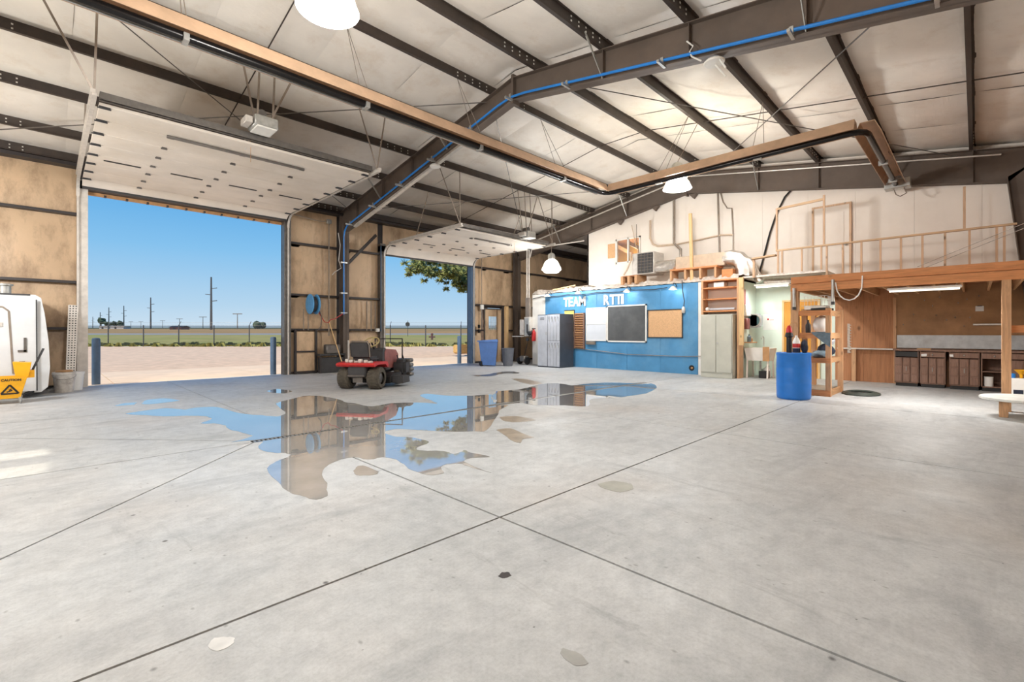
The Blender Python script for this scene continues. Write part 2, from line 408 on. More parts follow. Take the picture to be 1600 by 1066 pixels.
for g in range(len(PUR) - 1):
    ya, yb = PUR[g], PUR[g + 1]
    segs = [(ya, yb)] if not (ya < RIDGE < yb) else [(ya, RIDGE), (RIDGE, yb)]
    holes = [(a, b) for gg, a, b in SKY if gg == g]
    for (sa, sb) in segs:
        deck = MB()
        xs = X0
        for a, b in holes:
            slope_quad(deck, xs, a, sa, sb, 0.24); xs = b
            slope_quad(MB(), a, b, sa, sb, 0.24)
            sk = MB(); slope_quad(sk, a, b, sa, sb, 0.25, 0.01); sk.build('unseen_skylight', M['skylight'], ceil)
        slope_quad(deck, xs, X1, sa, sb, 0.24); deck.build('roof_deck', M['girt'], ceil)
    protos = []
    x = X0; k = 0
    while x < X1 - 0.1:
        if any(a - 0.9 < x < b - 0.3 for a, b in holes):
            x += SEAM; continue
        if len(protos) < 3:
            mb = panel_mesh(ya, yb, SEAM + 0.004, g * 10 + k)
            mb.v = [(p[0] + x, p[1], p[2]) for p in mb.v]
            o = mb.build('insulation_panel', M['roof_ins'], ceil, fix=False); o['px'] = x; protos.append(o)
        else:
            s = protos[k % 3]; inst(s, ceil, ORG[ceil.name] + Vector((x - s['px'], 0, 0)))
        x += SEAM; k += 1
for o in list(ceil.children):
    if 'px' in o: del o['px']
    # seam tape between panels is the valley itself
zsec = lambda y, z: [(y - 0.065, z), (y, z), (y, z + 0.19), (y + 0.065, z + 0.19), (y + 0.065, z + 0.2), (y - 0.008, z + 0.2), (y - 0.008, z + 0.01), (y - 0.065, z + 0.01)]
for n, y in enumerate(PUR):
    sgn = 1 if y < RIDGE else -1
    z = rtop(y); sec = zsec(0, 0)
    MB().prism([(y + sgn * a * -1, z + b) for a, b in sec], X0, X1, 'yz').build('purlin', M['purlin'], ceil, smooth=False)
    b = MB()
    for fx in (-1.4, 7.0, 15.25):
        for q in range(-5, 6):
            for zz in (0.06, 0.13):
                if q == 0: continue
                xx = fx + q * 0.2
                for side in (-0.012, 0.006):
                    b.box(xx - 0.012, xx + 0.012, y + side - 0.004, y + side + 0.006, z + zz - 0.012, z + zz + 0.012)
    b.build('lit_hole_row', M['lit_hole'], ceil, kind='stuff', smooth=False)  # pale boxes paint the light showing through the purlin holes
# sag rods and cross bracing rods under the purlins
for x in (2.8, 11.2):
    for i in range(len(PUR) - 1):
        MB().tube([(x, PUR[i], rtop(PUR[i]) + 0.09), (x, PUR[i + 1], rtop(PUR[i + 1]) + 0.09)], 0.011, 6).build('sag_rod', M['purlin'], ceil)
for (xa, ya, xb, yb) in [(7.1, 0.3, 15.2, 6.2), (7.1, 6.2, 15.2, 0.3), (7.1, 7.7, 15.2, 14.4), (7.1, 14.4, 15.2, 7.7), (-1.3, 7.7, 6.9, 14.4), (-1.3, 14.4, 6.9, 7.7)]:
    MB().tube([(xa, ya, rtop(ya) - 0.12), (xb, yb, rtop(yb) - 0.12)], 0.011, 6).build('brace_rod', M['steel'], ceil)

# ---- steel portal frames
def frame(xc, label, zr=6.2, sl=0.195):
    f = thing('steel_frame', (xc, RIDGE, 0), label, 'frame', kind='structure')
    def ibar(name, outer, inner, thick=0.014, fw=0.2):
        """plate girder between two polylines of equal length (y,z)"""
        m = MB(); n = len(outer)
        web = list(outer) + list(inner)[::-1]
        m.prism(web, xc - 0.006, xc + 0.006, 'yz')
        for ln in (outer, inner):
            for a, b in zip(ln[:-1], ln[1:]):
                m.beam((xc, a[0], a[1]), (xc, b[0], b[1]), fw, thick, (1, 0, 0)) if False else m.add(
                    [(xc - fw / 2, a[0], a[1]), (xc + fw / 2, a[0], a[1]), (xc + fw / 2, b[0], b[1]), (xc - fw / 2, b[0], b[1]),
                     (xc - fw / 2, a[0], a[1] + thick), (xc + fw / 2, a[0], a[1] + thick), (xc + fw / 2, b[0], b[1] + thick), (xc - fw / 2, b[0], b[1] + thick)] if abs(b[0] - a[0]) > abs(b[1] - a[1]) else
                    [(xc - fw / 2, a[0], a[1]), (xc + fw / 2, a[0], a[1]), (xc + fw / 2, b[0], b[1]), (xc - fw / 2, b[0], b[1]),
                     (xc - fw / 2, a[0] + thick, a[1]), (xc + fw / 2, a[0] + thick, a[1]), (xc + fw / 2, b[0] + thick, b[1]), (xc - fw / 2, b[0] + thick, b[1])],
                    [(0, 3, 2, 1), (4, 5, 6, 7), (0, 1, 5, 4), (1, 2, 6, 5), (2, 3, 7, 6), (3, 0, 4, 7)])
        return m.build(name, M['rafter'], f, smooth=False)
    zb = lambda y: zr - sl * abs(y - RIDGE)
    ibar('rafter', [(15.05, rtop(15.05) - 0.015), (RIDGE, 6.665)], [(14.8, zb(14.8)), (RIDGE, zr)])
    ibar('rafter', [(YR + 0.1, rtop(YR + 0.1) - 0.015), (RIDGE, 6.665)], [(-0.5, zb(-0.5)), (RIDGE, zr)])
    ibar('column', [(15.08, 0), (15.08, 5.28)], [(14.78, 0), (14.78, 4.8)])
    ibar('column', [(YR + 0.02, 0), (YR + 0.02, 5.28)], [(-0.98, 0), (-0.5, 4.8)])
    MB().box(xc - 0.1, xc + 0.1, RIDGE - 0.03, RIDGE + 0.03, zr - 0.08, 6.74).build('splice_plate', M['rafter'], f, smooth=False)
    for y in (0.05, 1.55, 3.1, 4.65, 9.15, 10.75, 12.3, 13.9):
        for s in (-1, 1):
            if y in (1.55, 4.65, 9.15, 12.3) :
                MB().beam((xc + s * 0.09, y, zb(y) + 0.03), (xc + s * 0.62, y, rtop(y) + 0.06), 0.045, 0.012, (0, 1, 0)).build('flange_brace', M['galv'] if s < 0 else M['rafter'], f, smooth=False)
        st = MB(); st.box(xc - 0.095, xc + 0.095, y - 0.005, y + 0.005, zb(y) + 0.015, rtop(y) - 0.02); st.build('stiffener', M['rafter'], f, smooth=False)
    return f
frame(7.0, 'brown steel portal frame with the blue air pipe, between the two overhead doors')
frame(15.25, 'brown steel portal frame standing in front of the white upper wall', 5.99, 0.178)
# knee brace seen beside the first column
MB().beam((7.1, 14.9, 3.6), (8.2, 15.0, 4.75), 0.06, 0.09).build('portal_brace', M['girt'], None, 'dark diagonal brace from the door-side column up to the eave', 'brace', kind='structure')

# ---- walls
def ins_wall(name, along, c, a, b, zs, out, girts=True, panel_w=1.5):
    """insulated wall between a and b along axis, girts at zs, quilted panels; c = girt inner face, out = outward sign"""
    w = thing(name, ((a + b) / 2, c, 0) if along == 'x' else (c, (a + b) / 2, 0), kind='structure')
    return w
def wpanel(parent, along, c, out, a, b, z0, z1, mat_, seg=1.6):
    n = max(1, round((b - a) / seg)); w = (b - a) / n
    for k in range(n):
        m = MB(); nx = nz = 5; V = []
        for j in range(nz):
            for i in range(nx):
                s, t = i / (nx - 1), j / (nz - 1)
                bl = 0.05 * math.sin(math.pi * s) ** 0.6 * math.sin(math.pi * t) ** 0.6
                u = a + (k + s) * w; d = c + out * (0.19 - bl); z = z0 + (z1 - z0) * t
                V.append((u, d, z) if along == 'x' else (d, u, z))
        m.add(V, [(j * nx + i, j * nx + i + 1, (j + 1) * nx + i + 1, (j + 1) * nx + i) for j in range(nz - 1) for i in range(nx - 1)])
        m.build('insulation_panel', mat_, parent, fix=False)
def girt(parent, along, c, out, a, b, z):
    m = MB(); sec = [(0, 0.06), (0, -0.0), (0.19, 0.0), (0.19, -0.06), (0.2, -0.06), (0.2, 0.01), (0.01, 0.01), (0.01, 0.06)]
    sec = [(c + out * p, z - 0.03 + q) for p, q in sec]
    m.prism(sec, a, b, 'yz' if along == 'x' else 'xz'); return m.build('girt', M['girt'], parent, smooth=False)
GZ = [1.4, 2.5, 4.12]
D1 = (0.68, 5.15, 4.72); D2 = (8.62, 12.65, 4.2)
wl = thing('wall_left', (7, YL, 0), kind='structure')
def skin(parent, name, x0, x1, y0, y1, z0, z1, mt=None): MB().box(x0, x1, y0, y1, z0, z1).build(name, mt or M['girt'], parent, smooth=False)
for (a, b) in ((X0, 0.5), (5.35, 6.9), (7.1, 8.42), (12.9, 13.38), (14.75, X1)):
    zz = [0.0] + GZ + [5.3]
    for z0, z1 in zip(zz[:-1], zz[1:]): wpanel(wl, 'x', YL, 1, a, b, z0, z1, M['wall_ins'])
    for z in GZ: girt(wl, 'x', YL, 1, a, b, z)
    girt(wl, 'x', YL, 1, a, b, 0.05)
wpanel(wl, 'x', YL, 1, 13.38, 14.75, 2.5, 4.12, M['wall_ins']); wpanel(wl, 'x', YL, 1, 13.38, 14.75, 4.12, 5.3, M['wall_ins'])
girt(wl, 'x', YL, 1, 13.38, 14.75, 4.12); girt(wl, 'x', YL, 1, 13.38, 14.75, 2.5)
# outer sheeting, headers, jambs, eave strut
for (a, b, z0, z1) in ((X0, D1[0], 0, 5.5), (D1[0], D1[1], D1[2], 5.5), (D1[1], D2[0], 0, 5.5), (D2[0], D2[1], D2[2], 5.5), (D2[1], 13.42, 0, 5.5), (14.57, X1, 0, 5.5), (13.42, 14.57, 2.4, 5.5)):
    skin(wl, 'outer_sheet', a, b, YL + 0.22, YL + 0.26, z0, z1)
for (a, b, zt) in (D1, D2):
    for x, s in ((a, -1), (b, 1)):
        jm = M['bollard'] if (x > 12) else M['steel']
        MB().box(min(x, x + s * 0.2), max(x, x + s * 0.2), YL - 0.02, YL + 0.24, 0, 4.95 if zt > 4.5 else 4.5).build('door_jamb', M['track'] if x < 1 else jm, wl, smooth=False)  # leftmost jamb's paler steel paints the sunlight on it
    MB().box(a - 0.2, b + 0.2, YL - 0.02, YL + 0.2, zt + 0.02, zt + 0.22).build('door_header', M['girt'], wl, smooth=False)
    wpanel(wl, 'x', YL, 1, a, b, zt + 0.22, 5.3, M['wall_ins'])
    tr = MB(); tr.box(a, b, YL + 0.2, YL + 0.3, zt - 0.05, zt + 0.02); tr.build('sunlit_sheet_edge', M['tan'], wl, smooth=False)  # tan paints sunlight on the outer sheet's ribbed lower edge
    q = MB(); x = a + 0.3
    while x < b: q.box(x, x + 0.05, YL + 0.195, YL + 0.305, zt - 0.055, zt - 0.01); x += 0.42
    q.build('rib_gap', M['girt'], wl, kind='stuff', smooth=False)
es = MB(); es.prism([(YL - 0.12, 5.22), (YL + 0.2, 5.22), (YL + 0.2, 5.5), (YL - 0.02, 5.5), (YL - 0.02, 5.3), (YL - 0.12, 5.3)], X0, X1, 'yz'); es.build('eave_strut', M['girt'], wl, smooth=False)
# wall opposite and end walls (outside the frame), simple but real
wr = thing('wall_right', (7, YR, 0), kind='structure')
for z0, z1 in zip([0] + GZ, GZ + [5.3]): wpanel(wr, 'x', YR, -1, X0, X1, z0, z1, M['wall_ins'], 4.2)
for z in GZ: girt(wr, 'x', YR, -1, X0, X1, z)
skin(wr, 'outer_sheet', X0, X1, YR - 0.26, YR - 0.22, 0, 5.5)
for nm, xx, o in (('wall_front', X0, -1), ('wall_far', X1, 1)):
    w = thing(nm, (xx, RIDGE, 0), kind='structure')
    MB().prism([(YR - 0.26, 0), (YL + 0.26, 0), (YL + 0.26, 5.45), (RIDGE, 6.95), (YR - 0.26, 5.45)], xx + 0.05 * o, xx + 0.09 * o, 'yz').build('gable_sheet', M['wall_ins'], w, smooth=False)
    for z in GZ: girt(w, 'y', xx, o, YR, YL, z) if False else MB().box(xx - 0.05, xx + 0.05, YR, YL, z - 0.05, z + 0.05).build('girt', M['girt'], w, smooth=False)
# ---- office block with the blue wall, and the white upper wall behind
wo = thing('wall_office', (14.2, 9, 0), kind='structure')
for k in range(5):      # blue painted sheets with hairline joints
    ya = 6.07 + k * 1.246; MB().rbox(14.2, 14.26, ya + 0.002, ya + 1.244, 0, 2.86, 0.004).build('wall_sheet', M['bluewall'], wo)
MB().box(14.2, 14.26, 12.305, 13.0, 0, 2.86).build('white_sheet', M['white'], wo, smooth=False)
MB().box(14.2, 14.26, 5.87, 6.065, 0, 2.86).build('white_strip', M['white'], wo, smooth=False)
MB().box(14.26, 15.38, 4.78, 4.84, 0, 2.86).build('side_partition', M['mint'], wo, smooth=False)
MB().box(14.26, 19.0, 12.94, 13.0, 0, 2.86).build('end_partition', M['white'], wo, smooth=False)
MB().box(14.26, 19.0, 4.78, 13.0, 2.80, 2.86).build('roof_sheet', M['ply'], wo, smooth=False)
MB().box(14.28, 14.32, 4.84, 5.87, 0, 2.86).build('niche_back', M['cream'], wo, smooth=False)
wb = thing('wall_back', (15.4, 5, 0), kind='structure')
yy = YR; cols = [(YR, -0.1), (-0.1, 1.1), (1.1, 2.3), (2.3, 3.4), (3.4, 4.6), (4.6, 5.8), (5.8, 7.0), (7.0, 8.2), (8.2, 8.72), (9.75, 11.09)]
for a, b in cols:
    ztop = [(a, rtop(a) + 0.15), (b, rtop(b) + 0.15)]
    zl = 2.47 if a < 4.6 else 2.86
    p = [(a, zl), (b, zl)] + ([(b, rtop(b) + 0.15), (RIDGE, rtop(RIDGE) + 0.15), (a, rtop(a) + 0.15)] if a < RIDGE < b else [(b, rtop(b) + 0.15), (a, rtop(a) + 0.15)])
    g = 0.0
    MB().prism([(max(a + 0.0015, min(b - 0.0015, y)), z) for y, z in p], 15.4, 15.46, 'yz').build('drywall_sheet', M['cream'], wb, smooth=False)
MB().box(15.4, 15.46, 8.72, 9.75, 2.86, 3.93).build('drywall_sheet', M['cream'], wb, smooth=False)
MB().prism([(8.72, 4.86), (9.75, 4.86), (9.75, rtop(9.75) + .15), (8.72, rtop(8.72) + .15)], 15.4, 15.46, 'yz').build('drywall_sheet', M['cream'], wb, smooth=False)
MB().box(15.4, 19, 11.03, 11.09, 2.86, 5.9).build('return_wall', M['cream'], wb, smooth=False)
MB().box(15.38, 15.4, 2.75, 4.78, 0, 2.88).build('alcove_wall', M['mint'], wb, smooth=False)
MB().box(14.25, 15.4, 2.75, 4.78, 2.88, 2.93).build('alcove_lid', M['kraft'], wb, smooth=False)
# window into the upper room
w1 = thing('window_1', (15.4, 9.23, 3.93), kind='structure')
m = MB(); m.box(15.36, 15.44, 8.72, 9.75, 3.93, 3.98); m.box(15.36, 15.44, 8.72, 9.75, 4.81, 4.86); m.box(15.36, 15.44, 8.72, 8.77, 3.93, 4.86); m.box(15.36, 15.44, 9.70, 9.75, 3.93, 4.86); m.box(15.36, 15.44, 9.2, 9.25, 3.93, 4.86)
m.build('window_frame', M['white'], w1, smooth=False)
for a, b in ((8.77, 9.2), (9.25, 9.7)): MB().box(15.42, 15.426, a, b, 3.98, 4.81).build('pane', M['pane'], w1, smooth=False)
rm = thing('upper_room', (17, 9.2, 2.86), 'yellow lined upper room seen through the small inside window', 'room', kind='structure')
MB().box(17.2, 17.26, 7.6, 11.0, 2.9, 5.2).build('room_wall', mat('amber_panel', (214, 160, 52), 0.6), rm, smooth=False)
m = MB()
for k in range(5): m.beam((15.6, 8.2 + k * 0.6, 4.75), (17.2, 8.0 + k * 0.7, 4.55), 0.05, 0.14)
m.build('rafter_set', M['lumber_x'], rm, smooth=False)
MB().box(15.5, 17.2, 7.6, 11.0, 5.0, 5.05).build('room_ceiling', M['ply'], rm, smooth=False)
rl = bpy.data.objects.new('upper_room_bulb', bpy.data.lights.new('upper_room_bulb', 'POINT')); col.objects.link(rl); rl.location = (16.5, 9.6, 4.3); rl.data.energy = 45; rl.data.color = (1, .86, .6); rl.data.shadow_soft_size = 0.1
MB().box(15.385, 15.4, 9.8, 10.12, 4.18, 4.73).build('access_hatch', M['cork'], None, 'tan square hatch board beside the small upper window', 'hatch')
# upper door, orange door, walk door
def leaf_door(name, plane, c, a, b, z0, z1, m_leaf, m_frame, out, panels=(), knob=True, hole=None):
    d = thing(name, ((c, (a + b) / 2, z0) if plane == 'x' else ((a + b) / 2, c, z0)), kind='structure')
    def bx(mb, u0, u1, d0, d1, zz0, zz1):
        lo, hi = sorted((c + out * d0, c + out * d1))
        return mb.box(lo, hi, u0, u1, zz0, zz1) if plane == 'x' else mb.box(u0, u1, lo, hi, zz0, zz1)
    f = MB(); bx(f, a - 0.05, a, 0, 0.05, z0, z1 + 0.05); bx(f, b, b + 0.05, 0, 0.05, z0, z1 + 0.05); bx(f, a, b, 0, 0.05, z1, z1 + 0.05); f.build('door_frame', m_frame, d, smooth=False)
    l = MB()
    if hole:
        ha, hb, hz0, hz1 = hole
        bx(l, a, ha, 0, 0.03, z0, z1); bx(l, hb, b, 0, 0.03, z0, z1); bx(l, ha, hb, 0, 0.03, z0, hz0); bx(l, ha, hb, 0, 0.03, hz1, z1)
    else: bx(l, a, b, 0, 0.03, z0, z1)
    l.build('door_leaf', m_leaf, d, smooth=False)
    for (pa, pb, pz0, pz1) in panels:
        p = MB(); bx(p, a + pa, a + pb, 0.03, 0.042, z0 + pz0, z0 + pz1); p.build('door_panel', m_leaf, d, smooth=False)
    if knob:
        k = MB(); k.sphere((c + out * 0.09, a + 0.07, z0 + 0.95) if plane == 'x' else (a + 0.07, c + out * 0.09, z0 + 0.95), 0.035); k.build('door_knob', M['galv'], d)
    return d
leaf_door('door_3', 'x', 15.395, 2.43, 3.25, 2.75, 4.8, M['cream'], M['studz'], -1, ((0.12, 0.7, 0.15, 0.8), (0.12, 0.7, 0.95, 1.85)))
leaf_door('door_4', 'x', 15.378, 3.15, 4.0, 0, 2.2, M['oak'], M['pine'], -1)
d5 = leaf_door('door_5', 'y', 15.2, 13.5, 14.47, 0, 2.32, M['wall_ins'], M['steel'], -1, (), True, (13.72, 14.2, 1.42, 2.02))
MB().box(13.72, 14.2, 15.18, 15.186, 1.42, 2.02).build('pane', M['pane'], d5, smooth=False)
s = MB()
for k in range(3): s.box(13.83 + k * 0.12, 13.85 + k * 0.12, 15.148, 15.156, 1.42, 2.02)
s.build('window_bar', M['track'], d5, smooth=False)
MB().box(14.62, 14.76, 14.98, 15.12, 0, 2.5).build('trim_1', M['pine'], None, kind='structure', smooth=False)
# back wall under the loft: plywood and pegboard
for k, (a, b) in enumerate(((1.48, 2.12), (2.12, 2.75))):
    MB().box(15.36, 15.4, a + .002, b - .002, 0, 2.45).build('plywood_sheet', M['ply'], wb, smooth=False)
MB().box(15.36, 15.4, YR, 1.478, 0, 1.24).build('plywood_sheet', M['ply'], wb, smooth=False)
MB().box(15.34, 15.4, YR, 1.47, 1.24, 2.45).build('pegboard_sheet', M['peg'], wb, smooth=False)

# ================================================================== OVERHEAD DOORS, TRACKS, OPENERS
def overhead(name, a, b, zt, ynear, zbot, zopen, slotx, slot_y, hinge_x):
    d = thing(name, ((a + b) / 2, YL, zt), kind='structure')
    # path of the door: horizontal, then a bend down at the wall
    rad = 0.38; path = []
    ys = YL - 0.06
    edges = []
    L_flat = (ys - rad) - ynear
    n = max(1, round(L_flat / 0.69)); h = L_flat / n
    for k in range(n):
        y0, y1 = ynear + k * h, ynear + (k + 1) * h
        m = MB(); m.rbox(a + 0.02, b - 0.02, y0 + 0.004, y1 - 0.004, zt, zt + 0.05, 0.006); m.build('door_section', M['doorskin'], d)
        edges.append(y1)
    # curved bottom section
    arc = [(ys - rad + rad * math.sin(t), zt - rad + rad * math.cos(t)) for t in [i * math.pi / 2 / 7 for i in range(8)]]
    arc.append((ys, zbot)) if zbot < zt - rad - 0.02 else None
    if zbot >= zt - rad:      # only part of the bend is filled
        arc = [p for p in arc if p[1] >= zbot - 0.02]
    outer = [(p[0] + 0.03, p[1] + 0.03) for p in arc]
    MB().prism(arc + outer[::-1], a + 0.02, b - 0.02, 'yz').build('door_section', M['doorskin'], d)
    MB().prism([(y, z) for y, z in [(arc[-1][0] - 0.02, arc[-1][1] - 0.03), (arc[-1][0] + 0.06, arc[-1][1] - 0.03), (arc[-1][0] + 0.06, arc[-1][1] + 0.02), (arc[-1][0] - 0.02, arc[-1][1] + 0.02)]], a + 0.02, b - 0.02, 'yz').build('bottom_seal', M['darkgrey'], d, smooth=False)
    hg = None
    for e in edges[:-1] + [ys - rad]:
        for x in hinge_x:
            if hg is None:
                hg = MB(); hg.box(x - 0.04, x + 0.04, e - 0.05, e + 0.05, zt - 0.012, zt); hg.box(x - 0.05, x + 0.05, e - 0.015, e + 0.015, zt - 0.03, zt - 0.008)
                hg = hg.build('hinge', M['steel'], d, smooth=False); h0 = (x, e)
            else: inst(hg, d, ORG[d.name] + Vector((x - h0[0], e - h0[1], 0)))
    rk = None
    for e in [ynear + 0.05] + edges:
        for x, s in ((a + 0.09, 1), (b - 0.09, -1)):
            if rk is None:
                rk = MB(); rk.box(x - 0.07, x + 0.07, e - 0.045, e + 0.045, zt - 0.015, zt); rk.tube([(x - 0.09, e, zt - 0.02), (x + 0.08, e, zt - 0.02)], 0.012, 6)
                rk = rk.build('roller_bracket', M['darkgrey'], d, smooth=False); r0 = (x, e)
            else: inst(rk, d, ORG[d.name] + Vector((x - r0[0], e - r0[1], 0)))
    for x0, x1 in slotx:
        m = MB(); m.box(x0, x1, slot_y - 0.03, slot_y + 0.03, zt - 0.012, zt); m.build('vision_slot', M['black'], d, smooth=False)
    # pull strut / torsion bar near the free end with its bent arm
    ya = ynear + 0.62
    m = MB(); m.box(slotx[0][1] + 0.1, slotx[-1][0] - 0.3, ya - 0.025, ya + 0.025, zt - 0.045, zt - 0.005); m.build('stiffening_bar', M['steel'], d, smooth=False)
    m = MB()
    for k in range(3): m.box(a + 0.02, b - 0.02, ynear - 0.16 + k * 0.055, ynear - 0.12 + k * 0.055, zt + 0.06 + 0.03 * (k % 2), zt + 0.16)
    m.build('torsion_shaft', M['steel'], d, smooth=False)
    # tracks: horizontal, bend, vertical
    tr = lambda x: [(x, ynear - 0.35, zt + 0.02), (x, ys - rad, zt + 0.02)] + [(x, ys - rad + rad * math.sin(t), zt + 0.02 - rad + rad * math.cos(t)) for t in [i * math.pi / 2 / 6 for i in range(1, 7)]] + [(x, ys, 0.0)]
    for x, s in ((a - 0.05, -1), (b + 0.05, 1)):
        m = MB(); pts = tr(x)
        for p, q in zip(pts[:-1], pts[1:]):
            m.beam(p, q, 0.06, 0.035, (1, 0, 0) if False else (0, 0.3, 1))
        m.build('track', M['track'], d, smooth=False)
        m = MB(); m.box(x - 0.03 + 0.02 * s, x + 0.03 + 0.02 * s, ynear - 0.35, ys - rad, zt + 0.04, zt + 0.1); m.build('track_angle', M['track'], d, smooth=False)
        for y in (ynear - 0.25, (ynear + ys) / 2):
            pu = min(PUR, key=lambda q: abs(q - y))
            MB().beam((x, y, zt + 0.08), (x + 0.02, pu, rtop(pu) + 0.05), 0.03, 0.006, (0, 1, 0)).build('track_hanger', M['conduit'], d, smooth=False)
            if y < ynear: MB().beam((x, y, zt + 0.08), (x - 0.75 , pu, rtop(pu) + 0.05), 0.03, 0.006, (0, 1, 0)).build('track_hanger', M['conduit'], d, smooth=False)
    return d
overhead('door_1', 0.55, 5.2, 4.9, 9.8, 4.72, 4.72, [(0.82, 1.43), (1.96, 2.57), (3.12, 3.73), (4.27, 4.84)], 12.87, (1.6, 2.78, 3.95))
overhead('door_2', 8.6, 12.7, 4.4, 10.95, 4.07, 4.2, [(9.25, 9.75), (10.48, 11.1), (11.85, 12.4)], 13.62, (9.8, 10.65, 11.5))
def opener(x, y, z, label, yend):
    o = thing('door_opener', (x, y, z), label, 'door opener', 'overhead door openers')
    MB().rbox(x - 0.2, x + 0.2, y - 0.24, y + 0.2, z, z + 0.2, 0.02).build('motor_housing', M['galv'], o)
    MB().rbox(x - 0.17, x + 0.17, y - 0.26, y + 0.16, z - 0.03, z + 0.0, 0.01).build('light_cover', M['white'], o)
    MB().rbox(x - 0.34, x - 0.22, y - 0.2, y + 0.12, z + 0.02, z + 0.14, 0.01).build('control_box', M['track'], o)
    MB().lathe([(0.07, -0.1), (0.075, 0.12)], (x - 0.04, y - 0.02, z + 0.28), 12, 'y').build('electric_motor', M['steel'], o)
    MB().beam((x, y + 0.2, z + 0.08), (x, yend, z + 0.02), 0.06, 0.05).build('drive_rail', M['steel'], o, smooth=False)
    for dx, dy, tx in ((-0.12, -0.1, -0.12), (0.14, -0.1, 0.14), (-0.1, 0.1, -0.45), (0.12, 0.1, 0.55)):
        pu = max(q for q in PUR if q < y + 0.3)
        MB().beam((x + dx, y + dy, z + 0.16), (x + tx, pu, rtop(pu) + 0.05), 0.035, 0.008, (0, 1, 0)).build('hanger_strap', M['conduit'], o, smooth=False)
    m = MB(); m.beam((x - 0.16, y + 0.5, z - 0.0), (x - 0.1, y + 0.7, z - 0.18), 0.03, 0.01); m.beam((x - 0.1, y + 0.7, z - 0.18), (x - 0.05, y + 0.6, z + 0.02), 0.03, 0.01); m.build('pull_arm', M['track'], o, smooth=False)
    m = MB(); m.tube([(x - 0.05, y + 0.55, z), (x - 0.05, y + 0.55, z - 0.45)], 0.004, 4); m.build('release_cord', M['tan'], o)
    return o
opener(2.83, 9.4, 5.06, 'grey motor opener hanging above the big left overhead door', 14.9)
opener(11.46, 10.75, 4.5, 'grey motor opener hanging above the smaller second overhead door', 14.9)

# ================================================================== RADIANT TUBE HEATER
ht = thing('radiant_heater', (10.4, 4.1, 4.85), 'long radiant tube heater with tan reflector hood turning across the bay', 'heater')
HZ = 4.95
def hood(axis, c, a, b):
    sec = [(-0.19, -0.06), (-0.1, 0.13), (0.1, 0.13), (0.19, -0.06), (0.2, -0.06), (0.11, 0.145), (-0.11, 0.145), (-0.2, -0.06)]
    m = MB().prism([(c + p, HZ + 0.06 + q) for p, q in sec], a, b, 'yz' if axis == 'x' else 'xz')
    return m.build('reflector_hood', M['hood'], ht, smooth=False)
hood('x', 6.9, -6.0, 10.25); hood('y', 10.4, 1.55, 6.75); hood('x', 1.4, 10.55, 14.7)
for a, b in (((-6.0, 6.9), (10.15, 6.9)),):
    MB().tube([(a[0], a[1] + 0.0, HZ), (b[0], b[1], HZ)], 0.055, 10).build('burner_tube', M['tubeblk'], ht)
MB().tube([(10.15, 6.9, HZ), (10.27, 6.87, HZ), (10.37, 6.78, HZ), (10.4, 6.65, HZ), (10.4, 1.65, HZ), (10.43, 1.52, HZ), (10.53, 1.43, HZ), (10.65, 1.4, HZ), (14.75, 1.4, HZ)], 0.055, 10).build('burner_tube', M['tubeblk'], ht)
MB().tube([(-6.0, 7.04, HZ + 0.0), (10.2, 7.04, HZ + 0.0)], 0.02, 6).build('edge_rail', M['galv'], ht)
MB().rbox(14.72, 15.02, 1.12, 1.62, 4.86, 5.08, 0.01).build('burner_box', M['galv'], ht)
MB().tube([(14.85, 1.25, 4.86), (14.85, 1.2, 4.72), (14.85, 1.32, 4.66), (14.85, 1.4, 4.72), (14.85, 1.45, 4.86)], 0.014, 6).build('gas_hose', M['conduit'], ht)
for x, y in ((1.2, 6.9), (3.6, 6.9), (6.0, 6.9), (8.6, 6.9), (10.4, 5.4), (10.4, 3.2), (12.6, 1.4), (14.2, 1.4)):
    m = MB(); m.box(x - 0.03, x + 0.03, y - 0.08, y + 0.08, HZ - 0.07, HZ + 0.02); m.build('tube_hanger', M['galv'], ht, smooth=False)
    pu = min(PUR, key=lambda q: abs(q - y))
    m = MB(); m.tube([(x, y - 0.12, HZ + 0.1), (x, pu, rtop(pu))], 0.006, 5); m.tube([(x, y + 0.12, HZ + 0.1), (x + 0.0, pu, rtop(pu))], 0.006, 5); m.build('chain', M['conduit'], ht)

